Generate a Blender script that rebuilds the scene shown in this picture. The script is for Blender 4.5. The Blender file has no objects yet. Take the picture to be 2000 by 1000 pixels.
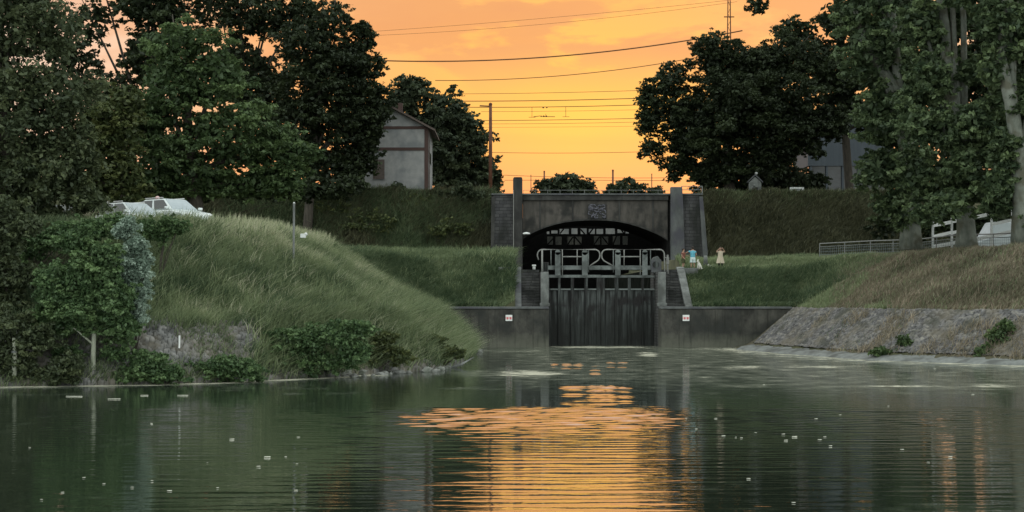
import bpy, bmesh, math, random
import numpy as np
from mathutils import Vector, Matrix
random.seed(7); rng = np.random.default_rng(11)
S = bpy.context.scene
COL = S.collection
R = math.radians
F = 3000.0; CH = 3.17; HY = 580.0          # focal length in photo pixels, eye height, horizon row

# ------------------------------------------------------------------ camera, sky, sun, exposure
cd = bpy.data.cameras.new('camera'); cam = bpy.data.objects.new('camera', cd); COL.objects.link(cam)
cam.location = (0, 0, CH); cam.rotation_euler = (R(90), 0, 0)
cd.sensor_fit = 'HORIZONTAL'; cd.sensor_width = 36; cd.lens = 36 * F / 2000
cd.shift_y = 0.04; cd.clip_start = 0.5; cd.clip_end = 5000
S.camera = cam
S.view_settings.view_transform = 'Standard'; S.view_settings.look = 'None'
S.view_settings.exposure = 0.0; S.view_settings.gamma = 1.0
S.cycles.max_bounces = 6; S.cycles.diffuse_bounces = 2; S.cycles.glossy_bounces = 3
S.cycles.transmission_bounces = 3; S.cycles.use_denoising = True
SUN_AZ = R(8.5); SUN_EL = R(4.3)

W = bpy.data.worlds.new('World'); S.world = W; W.use_nodes = True
def N(nt, typ, loc=None, **kw):
    n = nt.nodes.new(typ)
    for k, v in kw.items():
        if k.startswith('i_'):
            n.inputs[k[2:].replace('_', ' ')].default_value = v
        else:
            setattr(n, k, v)
    return n
def L(nt, a, b): nt.links.new(a, b)
def ramp(nt, pts, interp='LINEAR'):
    n = nt.nodes.new('ShaderNodeValToRGB'); n.color_ramp.interpolation = interp
    cr = n.color_ramp
    while len(cr.elements) < len(pts): cr.elements.new(0.5)
    for e, (p, c) in zip(cr.elements, pts):
        e.position = p; e.color = (c, c, c, 1) if isinstance(c, (int, float)) else (*c, 1)
    return n
def math_(nt, op, a, b=None, clamp=False):
    n = nt.nodes.new('ShaderNodeMath'); n.operation = op; n.use_clamp = clamp
    for i, v in enumerate((a, b)):
        if v is None: continue
        if isinstance(v, (int, float)): n.inputs[i].default_value = v
        else: nt.links.new(v, n.inputs[i])
    return n.outputs[0]
def mixc(nt, f, a, b, bt='MIX'):
    n = nt.nodes.new('ShaderNodeMix'); n.data_type = 'RGBA'; n.blend_type = bt
    for sock, v in ((n.inputs[0], f), (n.inputs[6], a), (n.inputs[7], b)):
        if isinstance(v, (int, float)): sock.default_value = v
        elif isinstance(v, tuple): sock.default_value = (*v, 1) if len(v) == 3 else v
        else: nt.links.new(v, sock)
    return n.outputs[2]
def build_world():
    nt = W.node_tree; nt.nodes.clear()
    tc = N(nt, 'ShaderNodeTexCoord'); nrm = N(nt, 'ShaderNodeVectorMath', operation='NORMALIZE'); L(nt, tc.outputs['Generated'], nrm.inputs[0])
    v = nrm.outputs[0]
    sep = N(nt, 'ShaderNodeSeparateXYZ'); L(nt, v, sep.inputs[0])
    dot = N(nt, 'ShaderNodeVectorMath', operation='DOT_PRODUCT'); L(nt, v, dot.inputs[0])
    az, el = R(2.2), R(5.0)
    dot.inputs[1].default_value = (math.sin(az) * math.cos(el), math.cos(az) * math.cos(el), math.sin(el))
    ang = math_(nt, 'MULTIPLY', math_(nt, 'ARCCOSINE', math_(nt, 'MINIMUM', dot.outputs['Value'], 0.99999)), 1 / math.pi)
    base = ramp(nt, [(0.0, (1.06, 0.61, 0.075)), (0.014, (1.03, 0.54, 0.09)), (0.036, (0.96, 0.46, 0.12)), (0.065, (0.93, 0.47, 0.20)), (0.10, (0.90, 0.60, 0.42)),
                     (0.18, (0.85, 0.78, 0.74)), (0.34, (1.25, 1.33, 1.27)), (0.6, (1.38, 1.48, 1.39)), (1.0, (1.34, 1.43, 1.34))]); L(nt, ang, base.inputs[0])  # overhead and rear sky brightened as added fill for the banks
    # rosier, deeper band close to the horizon
    hor = N(nt, 'ShaderNodeMapRange', i_From_Min=0.118, i_From_Max=0.068, clamp=True); L(nt, sep.outputs['Z'], hor.inputs['Value'])
    near = N(nt, 'ShaderNodeMapRange', i_From_Min=0.16, i_From_Max=0.03, clamp=True); L(nt, ang, near.inputs['Value'])
    c1 = mixc(nt, math_(nt, 'MULTIPLY', math_(nt, 'MULTIPLY', hor.outputs[0], near.outputs[0]), 0.95), base.outputs[0], (0.96, 0.355, 0.14))
    # clouds: long drifting bands, drawn in (azimuth, elevation)
    comb = N(nt, 'ShaderNodeCombineXYZ')
    L(nt, math_(nt, 'MULTIPLY', math_(nt, 'DIVIDE', sep.outputs['X'], math_(nt, 'MAXIMUM', sep.outputs['Y'], 0.05)), 10.0), comb.inputs[0])
    L(nt, math_(nt, 'MULTIPLY', sep.outputs['Z'], 34.0), comb.inputs[1])
    skew = math_(nt, 'MULTIPLY', sep.outputs['X'], -6.0)
    L(nt, skew, comb.inputs[2])
    no = N(nt, 'ShaderNodeTexNoise', i_Scale=0.62, i_Detail=8.0, i_Roughness=0.55, i_Distortion=0.3); L(nt, comb.outputs[0], no.inputs['Vector'])
    cl = ramp(nt, [(0.45, 0.0), (0.50, 0.85), (0.62, 1.0)]); L(nt, no.outputs['Fac'], cl.inputs[0])
    hi = N(nt, 'ShaderNodeMapRange', i_From_Min=0.125, i_From_Max=0.16, clamp=True); L(nt, sep.outputs['Z'], hi.inputs['Value'])
    cm = math_(nt, 'MULTIPLY', math_(nt, 'MULTIPLY', cl.outputs[0], hi.outputs[0]), math_(nt, 'MULTIPLY', near.outputs[0], 0.9))
    c2 = mixc(nt, cm, c1, (0.75, 0.31, 0.125))
    st = N(nt, 'ShaderNodeTexNoise', i_Scale=0.5, i_Detail=4.0)
    mp = N(nt, 'ShaderNodeMapping'); mp.inputs['Scale'].default_value = (0.35, 2.2, 1); L(nt, comb.outputs[0], mp.inputs[0]); L(nt, mp.outputs[0], st.inputs['Vector'])
    sr = ramp(nt, [(0.5, 0.0), (0.7, 1.0)]); L(nt, st.outputs['Fac'], sr.inputs[0])
    c3 = mixc(nt, math_(nt, 'MULTIPLY', sr.outputs[0], math_(nt, 'MULTIPLY', near.outputs[0], 0.35)), c2, (0.90, 0.38, 0.10))
    # below the horizon the dusk ground
    gr = N(nt, 'ShaderNodeMapRange', i_From_Min=-0.02, i_From_Max=0.0, clamp=True); L(nt, sep.outputs['Z'], gr.inputs['Value'])
    c4 = mixc(nt, gr.outputs[0], (0.05, 0.055, 0.045), c3)
    sky = N(nt, 'ShaderNodeTexSky', sky_type='NISHITA', sun_disc=False, sun_elevation=SUN_EL, sun_rotation=SUN_AZ)
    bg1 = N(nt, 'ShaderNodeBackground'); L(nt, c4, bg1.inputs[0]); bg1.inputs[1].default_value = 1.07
    bg2 = N(nt, 'ShaderNodeBackground'); L(nt, sky.outputs[0], bg2.inputs[0]); bg2.inputs[1].default_value = 0.006
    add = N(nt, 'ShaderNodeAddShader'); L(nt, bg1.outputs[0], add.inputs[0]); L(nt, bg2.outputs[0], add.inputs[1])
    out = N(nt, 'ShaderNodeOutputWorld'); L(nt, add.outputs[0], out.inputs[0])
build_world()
sl = bpy.data.lights.new('sun', 'SUN'); sl.energy = 0.35; sl.angle = R(3.0); sl.color = (1.0, 0.62, 0.25)
so = bpy.data.objects.new('sun', sl); COL.objects.link(so)
so.rotation_euler = Vector((math.sin(SUN_AZ) * math.cos(SUN_EL), math.cos(SUN_AZ) * math.cos(SUN_EL), math.sin(SUN_EL))).to_track_quat('Z', 'Y').to_euler()

# ------------------------------------------------------------------ helpers
def P(px, py, Y): return Vector(((px - 1000) * Y / F, Y, CH + (HY - py) * Y / F))
def PX(px, Y): return (px - 1000) * Y / F
def PZ(py, Y): return CH + (HY - py) * Y / F
def tag(o, label=None, cat=None, group=None, kind=None):
    if label: o['label'] = label
    if cat: o['category'] = cat
    if group: o['group'] = group
    if kind: o['kind'] = kind
    return o
def empty(name, loc, rz=0.0):
    o = bpy.data.objects.new(name, None); COL.objects.link(o); o.location = loc; o.rotation_euler = (0, 0, rz); o.empty_display_size = 0.2
    return o
def link(name, me, mat, parent=None, loc=None):
    o = bpy.data.objects.new(name, me); COL.objects.link(o)
    if mat is not None: me.materials.append(mat)
    if parent is not None: o.parent = parent
    if loc is not None: o.location = loc
    return o
def mesh_np(name, V, Fq, attrs=None, smooth=False):
    """V (n,3); Fq list of index arrays, each (m,k)"""
    me = bpy.data.meshes.new(name)
    V = np.asarray(V, dtype=np.float32); me.vertices.add(len(V)); me.vertices.foreach_set('co', V.ravel())
    if not isinstance(Fq, list): Fq = [Fq]
    loops = np.concatenate([f.ravel() for f in Fq]).astype(np.int32)
    tot = np.concatenate([np.full(len(f), f.shape[1], dtype=np.int32) for f in Fq])
    st = np.concatenate([[0], np.cumsum(tot)[:-1]]).astype(np.int32)
    me.loops.add(len(loops)); me.loops.foreach_set('vertex_index', loops)
    me.polygons.add(len(tot)); me.polygons.foreach_set('loop_start', st); me.polygons.foreach_set('loop_total', tot)
    if smooth: me.polygons.foreach_set('use_smooth', np.ones(len(tot), dtype=bool))
    for k, a in (attrs or {}).items():
        at = me.attributes.new(k, 'FLOAT', 'POINT'); at.data.foreach_set('value', np.asarray(a, dtype=np.float32))
    me.update(); me.validate()
    return me
class MB:
    def __init__(s): s.bm = bmesh.new()
    def hexa(s, c):
        v = [s.bm.verts.new(p) for p in c]
        for f in ((0, 3, 2, 1), (4, 5, 6, 7), (0, 1, 5, 4), (1, 2, 6, 5), (2, 3, 7, 6), (3, 0, 4, 7)): s.bm.faces.new([v[i] for i in f])
        return s
    def box(s, x0, x1, y0, y1, z0, z1):
        return s.hexa([(x0, y0, z0), (x1, y0, z0), (x1, y1, z0), (x0, y1, z0), (x0, y0, z1), (x1, y0, z1), (x1, y1, z1), (x0, y1, z1)])
    def prism(s, pts, axis, a, b):
        """polygon pts (2D) extruded along axis 'x' or 'y' or 'z' from a to b"""
        def mk(p, t):
            return {'x': (t, p[0], p[1]), 'y': (p[0], t, p[1]), 'z': (p[0], p[1], t)}[axis]
        A = [s.bm.verts.new(mk(p, a)) for p in pts]; B = [s.bm.verts.new(mk(p, b)) for p in pts]
        n = len(pts)
        try: s.bm.faces.new(A); s.bm.faces.new(B[::-1])
        except ValueError: pass
        for i in range(n): s.bm.faces.new([A[i], B[i], B[(i + 1) % n], A[(i + 1) % n]])
        return s
    def tube(s, pts, r, n=8, caps=True):
        pts = [Vector(p) for p in pts]; rs = r if isinstance(r, (list, tuple)) else [r] * len(pts)
        rings = []; ref = None
        for i, p in enumerate(pts):
            t = (pts[min(i + 1, len(pts) - 1)] - pts[max(i - 1, 0)]).normalized()
            if ref is None: ref = Vector((0, 0, 1)) if abs(t.z) < 0.9 else Vector((1, 0, 0))
            u = t.cross(ref); u = u.normalized() if u.length > 1e-5 else t.orthogonal().normalized()
            w = t.cross(u)
            ref = w.cross(t).normalized() if False else ref
            rings.append([s.bm.verts.new(p + (u * math.cos(2 * math.pi * k / n) + w * math.sin(2 * math.pi * k / n)) * rs[i]) for k in range(n)])
        for a, b in zip(rings, rings[1:]):
            for k in range(n): s.bm.faces.new([a[k], a[(k + 1) % n], b[(k + 1) % n], b[k]])
        if caps: s.bm.faces.new(rings[0][::-1]); s.bm.faces.new(rings[-1])
        return s
    def ball(s, c, r, sc=(1, 1, 1), sub=2):
        m = Matrix.Translation(c) @ Matrix.Diagonal((r * sc[0], r * sc[1], r * sc[2], 1))
        bmesh.ops.create_icosphere(s.bm, subdivisions=sub, radius=1, matrix=m); return s
    def build(s, name, mat, parent=None, bevel=0.0, smooth=False, loc=None):
        bmesh.ops.recalc_face_normals(s.bm, faces=s.bm.faces)
        if bevel: bmesh.ops.bevel(s.bm, geom=[e for e in s.bm.edges], offset=bevel, segments=1, affect='EDGES', clamp_overlap=True)
        me = bpy.data.meshes.new(name); s.bm.to_mesh(me); s.bm.free()
        if smooth:
            for p in me.polygons: p.use_smooth = True
        return link(name, me, mat, parent, loc)
def copy_tree(o, parent=None):
    c = o.copy(); COL.objects.link(c)
    if parent is not None: c.parent = parent
    for ch in list(o.children): copy_tree(ch, c)
    return c

# ------------------------------------------------------------------ materials
def mat(name, c1, c2=None, scale=2.0, rough=0.85, bump=0.0, detail=6.0, stretch=(1, 1, 1), c3=None, s3=0.3, metallic=0.0, lo=0.35, hi=0.65, spec=0.3):
    m = bpy.data.materials.new(name); m.use_nodes = True; nt = m.node_tree; b = nt.nodes['Principled BSDF']
    b.inputs['Roughness'].default_value = rough; b.inputs['Metallic'].default_value = metallic; b.inputs['Specular IOR Level'].default_value = spec
    tc = N(nt, 'ShaderNodeTexCoord'); mp = N(nt, 'ShaderNodeMapping'); mp.inputs['Scale'].default_value = stretch; L(nt, tc.outputs['Object'], mp.inputs[0])
    no = N(nt, 'ShaderNodeTexNoise', i_Scale=scale, i_Detail=detail, i_Roughness=0.62); L(nt, mp.outputs[0], no.inputs['Vector'])
    rp = ramp(nt, [(lo, c1), (hi, c2 or tuple(x * 1.25 for x in c1))]); L(nt, no.outputs['Fac'], rp.inputs[0])
    col = rp.outputs[0]
    if c3:
        n3 = N(nt, 'ShaderNodeTexNoise', i_Scale=s3, i_Detail=5.0); L(nt, tc.outputs['Object'], n3.inputs['Vector'])
        r3 = ramp(nt, [(0.48, 0.0), (0.62, 1.0)]); L(nt, n3.outputs['Fac'], r3.inputs[0])
        col = mixc(nt, r3.outputs[0], col, c3)
    L(nt, col, b.inputs['Base Color'])
    if bump:
        bn = N(nt, 'ShaderNodeBump', i_Strength=0.6, i_Distance=bump); L(nt, no.outputs['Fac'], bn.inputs['Height']); L(nt, bn.outputs[0], b.inputs['Normal'])
    return m
def masonry(name, c1, c2, mortar, w=0.7, h=0.32, grime=(0.02, 0.022, 0.02), gs=0.5):
    """coursed stone: brick pattern on (x+y, z) with stains"""
    m = bpy.data.materials.new(name); m.use_nodes = True; nt = m.node_tree; b = nt.nodes['Principled BSDF']; b.inputs['Roughness'].default_value = 0.9; b.inputs['Specular IOR Level'].default_value = 0.2
    tc = N(nt, 'ShaderNodeTexCoord'); sep = N(nt, 'ShaderNodeSeparateXYZ'); L(nt, tc.outputs['Object'], sep.inputs[0])
    cb = N(nt, 'ShaderNodeCombineXYZ'); L(nt, math_(nt, 'ADD', sep.outputs[0], sep.outputs[1]), cb.inputs[0]); L(nt, sep.outputs[2], cb.inputs[1])
    br = N(nt, 'ShaderNodeTexBrick', i_Scale=1.0); br.inputs['Color1'].default_value = (*c1, 1); br.inputs['Color2'].default_value = (*c2, 1); br.inputs['Mortar'].default_value = (*mortar, 1)
    br.inputs['Brick Width'].default_value = w; br.inputs['Row Height'].default_value = h; br.inputs['Mortar Size'].default_value = 0.02
    nd = N(nt, 'ShaderNodeTexNoise', i_Scale=2.5, i_Detail=4.0); L(nt, cb.outputs[0], nd.inputs['Vector'])
    vm = N(nt, 'ShaderNodeVectorMath', operation='MULTIPLY_ADD'); L(nt, nd.outputs['Color'], vm.inputs[0]); vm.inputs[1].default_value = (0.12, 0.12, 0); L(nt, cb.outputs[0], vm.inputs[2])
    L(nt, vm.outputs[0], br.inputs['Vector'])
    no = N(nt, 'ShaderNodeTexNoise', i_Scale=gs, i_Detail=7.0, i_Roughness=0.6)
    mp = N(nt, 'ShaderNodeMapping'); mp.inputs['Scale'].default_value = (1.6, 1.6, 0.5); L(nt, tc.outputs['Object'], mp.inputs[0]); L(nt, mp.outputs[0], no.inputs['Vector'])
    r = ramp(nt, [(0.42, 0.0), (0.66, 0.85)]); L(nt, no.outputs['Fac'], r.inputs[0])
    col = mixc(nt, r.outputs[0], br.outputs['Color'], grime)
    L(nt, col, b.inputs['Base Color'])
    bn = N(nt, 'ShaderNodeBump', i_Strength=0.7, i_Distance=0.04); L(nt, br.outputs['Fac'], bn.inputs['Height']); bn.invert = True
    b2 = N(nt, 'ShaderNodeBump', i_Strength=0.5, i_Distance=0.05); L(nt, no.outputs['Fac'], b2.inputs['Height']); L(nt, bn.outputs[0], b2.inputs['Normal']); L(nt, b2.outputs[0], b.inputs['Normal'])
    return m
def foliage(name, dark, light, transl=0.3, warm=None):
    m = bpy.data.materials.new(name); m.use_nodes = True; nt = m.node_tree; nt.nodes.clear()
    at = N(nt, 'ShaderNodeAttribute', attribute_name='tint')
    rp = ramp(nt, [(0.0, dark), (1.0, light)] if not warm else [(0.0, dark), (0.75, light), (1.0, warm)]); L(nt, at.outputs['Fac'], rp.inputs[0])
    d = N(nt, 'ShaderNodeBsdfDiffuse'); L(nt, rp.outputs[0], d.inputs[0])
    t = N(nt, 'ShaderNodeBsdfTranslucent'); L(nt, rp.outputs[0], t.inputs[0])
    g = N(nt, 'ShaderNodeBsdfGlossy', i_Roughness=0.45); g.inputs[0].default_value = (0.6, 0.65, 0.6, 1)
    mx = N(nt, 'ShaderNodeMixShader'); mx.inputs[0].default_value = transl; L(nt, d.outputs[0], mx.inputs[1]); L(nt, t.outputs[0], mx.inputs[2])
    m2 = N(nt, 'ShaderNodeMixShader'); m2.inputs[0].default_value = 0.03; L(nt, mx.outputs[0], m2.inputs[1]); L(nt, g.outputs[0], m2.inputs[2])
    o = N(nt, 'ShaderNodeOutputMaterial'); L(nt, m2.outputs[0], o.inputs[0])
    return m
M = {}
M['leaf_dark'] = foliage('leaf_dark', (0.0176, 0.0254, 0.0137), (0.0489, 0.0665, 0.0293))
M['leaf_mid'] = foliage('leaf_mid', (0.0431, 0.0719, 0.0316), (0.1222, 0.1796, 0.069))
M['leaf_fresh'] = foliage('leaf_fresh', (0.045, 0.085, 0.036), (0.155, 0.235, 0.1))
M['chamber_black'] = mat('chamber_black', (0.006, 0.007, 0.006), (0.02, 0.022, 0.019), 1.5, 1.0, spec=0.0)  # near-black and matte, for the lock side seen through the gate openings
M['leaf_olive'] = foliage('leaf_olive', (0.042, 0.06, 0.024), (0.132, 0.15, 0.054))
M['leaf_willow'] = foliage('leaf_willow', (0.0425, 0.0587, 0.0312), (0.1125, 0.135, 0.065))
M['leaf_silver'] = foliage('leaf_silver', (0.13, 0.19, 0.145), (0.4, 0.5, 0.42))
M['leaf_plane'] = foliage('leaf_plane', (0.0431, 0.0678, 0.037), (0.154, 0.208, 0.0955))
M['leaf_far'] = foliage('leaf_far', (0.035, 0.048, 0.03), (0.085, 0.105, 0.055))
M['grass'] = foliage('grass', (0.045, 0.08, 0.042), (0.29, 0.345, 0.19), 0.35, (0.50, 0.49, 0.36))
M['grass_dry'] = foliage('grass_dry', (0.09, 0.088, 0.055), (0.27, 0.232, 0.17), 0.3, (0.42, 0.35, 0.27))
M['grass_dark'] = foliage('grass_dark', (0.0319, 0.0377, 0.0232), (0.1522, 0.1522, 0.0899), 0.25)
M['bark'] = mat('bark', (0.03, 0.027, 0.022), (0.07, 0.06, 0.05), 6, 0.95, 0.05, stretch=(1, 1, 0.25))
M['bark_plane'] = mat('bark_plane', (0.10, 0.112, 0.095), (0.21, 0.225, 0.195), 2.2, 0.85, 0.02, stretch=(1, 1, 0.5), c3=(0.10, 0.10, 0.075), s3=1.3)
M['bark_pale'] = mat('bark_pale', (0.24, 0.26, 0.20), (0.38, 0.40, 0.33), 5, 0.9, 0.01, stretch=(1, 1, 0.3))
M['earth'] = mat('earth', (0.035, 0.04, 0.02), (0.075, 0.075, 0.04), 0.8, 0.95, 0.1, c3=(0.09, 0.08, 0.055), s3=0.15)
M['concrete'] = mat('concrete', (0.05, 0.047, 0.043), (0.105, 0.095, 0.087), 1.1, 0.9, 0.02, detail=9.0, stretch=(1.4, 1, 0.35), c3=(0.028, 0.028, 0.027), s3=0.55)
M['concrete_beam'] = mat('concrete_beam', (0.03, 0.03, 0.03), (0.062, 0.062, 0.06), 1.5, 0.9, 0.02, stretch=(1, 1, 0.3), c3=(0.03, 0.03, 0.03), s3=0.6)
M['pilaster'] = mat('pilaster', (0.065, 0.07, 0.072), (0.125, 0.133, 0.135), 1.2, 0.9, 0.02, stretch=(1, 1, 0.4), c3=(0.07, 0.07, 0.085), s3=0.5)
M['pale_stone'] = mat('pale_stone', (0.12, 0.128, 0.126), (0.20, 0.212, 0.208), 2.5, 0.9, 0.02, c3=(0.09, 0.095, 0.092), s3=0.9)
M['stone_dark'] = masonry('stone_dark', (0.085, 0.085, 0.088), (0.055, 0.055, 0.06), (0.03, 0.03, 0.032), 0.75, 0.33)
M['stone_step'] = masonry('stone_step', (0.11, 0.11, 0.11), (0.075, 0.075, 0.08), (0.04, 0.04, 0.04), 0.8, 0.18)
M['quay'] = mat('quay', (0.026, 0.026, 0.024), (0.085, 0.083, 0.074), 1.3, 0.9, 0.03, stretch=(1, 1, 0.7), c3=(0.03, 0.032, 0.03), s3=0.5)
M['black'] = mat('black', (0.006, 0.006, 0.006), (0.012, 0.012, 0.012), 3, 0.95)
M['timber_wet'] = mat('timber_wet', (0.005, 0.006, 0.006), (0.11, 0.125, 0.125), 1.5, 0.7, 0.03, detail=9.0, stretch=(4.0, 1, 0.25), c3=(0.014, 0.013, 0.014), s3=0.9, lo=0.42, hi=0.70)
M['timber_grey'] = mat('timber_grey', (0.11, 0.125, 0.125), (0.19, 0.21, 0.21), 2.5, 0.8, 0.015, c3=(0.08, 0.09, 0.09), s3=1.2)
M['gate_rail'] = mat('gate_rail', (0.17, 0.175, 0.17), (0.25, 0.25, 0.243), 4, 0.55)
M['white'] = mat('white', (0.66, 0.68, 0.68), (0.78, 0.8, 0.8), 3, 0.5)
M['white_dull'] = mat('white_dull', (0.45, 0.47, 0.47), (0.6, 0.62, 0.62), 3, 0.6)
M['steel'] = mat('steel', (0.16, 0.17, 0.17), (0.24, 0.25, 0.25), 3, 0.5, metallic=0.3)
M['rust'] = mat('rust', (0.09, 0.038, 0.022), (0.15, 0.065, 0.04), 2, 0.85, 0.01)
M['wire'] = mat('wire', (0.10, 0.045, 0.02), (0.12, 0.05, 0.025), 2, 0.7)
M['render'] = mat('render', (0.23, 0.235, 0.24), (0.31, 0.31, 0.31), 1.2, 0.9, 0.01, c3=(0.18, 0.19, 0.20), s3=0.5)
M['brick'] = masonry('brick', (0.11, 0.05, 0.045), (0.085, 0.042, 0.038), (0.09, 0.075, 0.07), 0.24, 0.075, (0.08, 0.05, 0.045), 1.0)
M['rooftile'] = mat('rooftile', (0.075, 0.06, 0.055), (0.13, 0.10, 0.09), 4, 0.9, 0.03, stretch=(1, 4, 1))
M['shutter'] = mat('shutter', (0.07, 0.055, 0.05), (0.11, 0.09, 0.08), 3, 0.7, stretch=(1, 1, 6))
M['bluegrey'] = mat('bluegrey', (0.04, 0.05, 0.063), (0.055, 0.067, 0.082), 0.7, 0.6, stretch=(4, 4, 0.3))
M['darkglass'] = mat('darkglass', (0.012, 0.014, 0.018), (0.03, 0.034, 0.042), 1.0, 0.15, spec=0.5)
M['mirrorglass'] = mat('mirrorglass', (0.55, 0.55, 0.55), (0.6, 0.6, 0.6), 1.0, 0.08, metallic=0.9)
M['carpaint'] = mat('carpaint', (0.62, 0.68, 0.70), (0.68, 0.73, 0.75), 0.6, 0.25, spec=0.6)
M['vanpaint'] = mat('vanpaint', (0.30, 0.34, 0.36), (0.38, 0.42, 0.44), 0.6, 0.35)
M['carglass_sheen'] = mat('carglass_sheen', (0.26, 0.33, 0.37), (0.36, 0.43, 0.47), 1.5, 0.12, spec=0.8)  # pale base colour stands in for the sky reflected in the panes
M['rubber'] = mat('rubber', (0.015, 0.015, 0.015), (0.025, 0.025, 0.025), 4, 0.85)
M['alu'] = mat('alu', (0.45, 0.46, 0.47), (0.55, 0.56, 0.57), 3, 0.35, metallic=0.8)
M['lamp_lens'] = mat('lamp_lens', (0.6, 0.62, 0.62), (0.7, 0.72, 0.72), 3, 0.1)
M['red'] = mat('red', (0.55, 0.10, 0.12), (0.62, 0.14, 0.16), 4, 0.6)
M['plaque'] = mat('plaque', (0.075, 0.075, 0.095), (0.14, 0.14, 0.17), 4, 0.85, 0.03)
M['skin'] = mat('skin', (0.36, 0.22, 0.16), (0.42, 0.26, 0.19), 3, 0.6)
M['hair'] = mat('hair', (0.02, 0.015, 0.012), (0.035, 0.025, 0.02), 8, 0.7)
M['cloth_rust'] = mat('cloth_rust', (0.17, 0.065, 0.05), (0.22, 0.085, 0.065), 6, 0.9)
M['cloth_blue'] = mat('cloth_blue', (0.10, 0.36, 0.48), (0.15, 0.44, 0.56), 6, 0.9)
M['cloth_pale'] = mat('cloth_pale', (0.50, 0.60, 0.60), (0.60, 0.70, 0.70), 6, 0.9)
M['cloth_beige'] = mat('cloth_beige', (0.42, 0.36, 0.28), (0.52, 0.45, 0.36), 6, 0.9)
M['cloth_olive'] = mat('cloth_olive', (0.055, 0.06, 0.03), (0.075, 0.08, 0.04), 6, 0.9)
M['cloth_black'] = mat('cloth_black', (0.012, 0.012, 0.012), (0.02, 0.02, 0.02), 6, 0.9)
M['fur'] = mat('fur', (0.58, 0.57, 0.52), (0.70, 0.69, 0.64), 12, 0.95, 0.01)
M['petal'] = mat('petal', (0.42, 0.43, 0.36), (0.6, 0.6, 0.52), 4, 0.7)
M['rock'] = mat('rock', (0.14, 0.145, 0.14), (0.26, 0.265, 0.25), 3.5, 0.9, 0.03, c3=(0.10, 0.11, 0.095), s3=1.5)
M['pink'] = mat('pink', (0.65, 0.42, 0.42), (0.72, 0.5, 0.5), 4, 0.7)
M['meshwire'] = mat('meshwire', (0.16, 0.19, 0.20), (0.22, 0.25, 0.26), 3, 0.6)
M['lake'] = None

def wet_timber():
    m = M['timber_wet']; nt = m.node_tree; b = nt.nodes['Principled BSDF']; src = b.inputs['Base Color'].links[0].from_socket
    tc = N(nt, 'ShaderNodeTexCoord'); sep = N(nt, 'ShaderNodeSeparateXYZ'); L(nt, tc.outputs['Object'], sep.inputs[0])
    no = N(nt, 'ShaderNodeTexNoise', i_Scale=1.4, i_Detail=6.0); mp = N(nt, 'ShaderNodeMapping'); mp.inputs['Scale'].default_value = (2.5, 1, 0.5); L(nt, tc.outputs['Object'], mp.inputs[0]); L(nt, mp.outputs[0], no.inputs['Vector'])
    h = math_(nt, 'ADD', sep.outputs[2], math_(nt, 'MULTIPLY', no.outputs['Fac'], 2.6))
    r = ramp(nt, [(0.28, 0.0), (0.42, 1.0)]); L(nt, math_(nt, 'MULTIPLY', h, 0.1), r.inputs[0])
    L(nt, mixc(nt, r.outputs[0], mixc(nt, 0.75, src, (0.010, 0.012, 0.011)), src), b.inputs['Base Color'])
wet_timber()
def tide_band():
    m = M['quay']; nt = m.node_tree; b = nt.nodes['Principled BSDF']; src = b.inputs['Base Color'].links[0].from_socket
    tc = N(nt, 'ShaderNodeTexCoord'); sep = N(nt, 'ShaderNodeSeparateXYZ'); L(nt, tc.outputs['Object'], sep.inputs[0])
    no = N(nt, 'ShaderNodeTexNoise', i_Scale=1.8, i_Detail=7.0, i_Roughness=0.65); L(nt, tc.outputs['Object'], no.inputs['Vector'])
    h = math_(nt, 'ADD', sep.outputs[2], math_(nt, 'MULTIPLY', no.outputs['Fac'], 1.1))
    r = ramp(nt, [(0.30, 0.75), (0.62, 0.0)]); L(nt, math_(nt, 'MULTIPLY', h, 0.4), r.inputs[0])
    c = mixc(nt, r.outputs[0], src, (0.115, 0.118, 0.095))
    n2 = N(nt, 'ShaderNodeTexNoise', i_Scale=1.0, i_Detail=8.0, i_Roughness=0.7); mp = N(nt, 'ShaderNodeMapping'); mp.inputs['Scale'].default_value = (3.5, 1, 0.22); L(nt, tc.outputs['Object'], mp.inputs[0]); L(nt, mp.outputs[0], n2.inputs['Vector'])
    r2 = ramp(nt, [(0.52, 0.0), (0.66, 0.7)]); L(nt, n2.outputs['Fac'], r2.inputs[0])
    L(nt, mixc(nt, r2.outputs[0], c, (0.016, 0.017, 0.014)), b.inputs['Base Color'])
tide_band()
# ------------------------------------------------------------------ the land
SHL = np.array([(-150, 46), (-60, 51), (-18.1, 54.3), (-14, 55.4), (-11.3, 56.6), (-7.3, 60.6), (-3.1, 67), (-2.3, 75), (-2.0, 86.5), (-3.5, 96.2)], float)
SHR = np.array([(14.0, 96.2), (13.7, 93), (15.6, 85), (18, 77.3), (23.7, 71), (30.6, 65.6), (60, 55), (150, 46)], float)
def seg_dist(x, y, poly):
    d = np.full(x.shape, 1e9)
    for a, b in zip(poly, poly[1:]):
        ab = b - a; t = np.clip(((x - a[0]) * ab[0] + (y - a[1]) * ab[1]) / (ab @ ab), 0, 1)
        d = np.minimum(d, np.hypot(x - a[0] - t * ab[0], y - a[1] - t * ab[1]))
    return d
def inside(x, y, poly):
    c = np.zeros(x.shape, bool); n = len(poly)
    for i in range(n):
        x1, y1 = poly[i]; x2, y2 = poly[(i + 1) % n]
        if y1 == y2: continue
        c ^= ((y1 > y) != (y2 > y)) & (x < (x2 - x1) * (y - y1) / (y2 - y1) + x1)
    return c
POLL = [tuple(p) for p in SHL] + [(-3.5, 97.4), (5.87, 97.4), (5.87, 900), (-150, 900)]
POLR = [(5.87, 900), (5.87, 97.4), (14.0, 97.4)] + [tuple(p) for p in SHR] + [(150, 900)]
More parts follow.
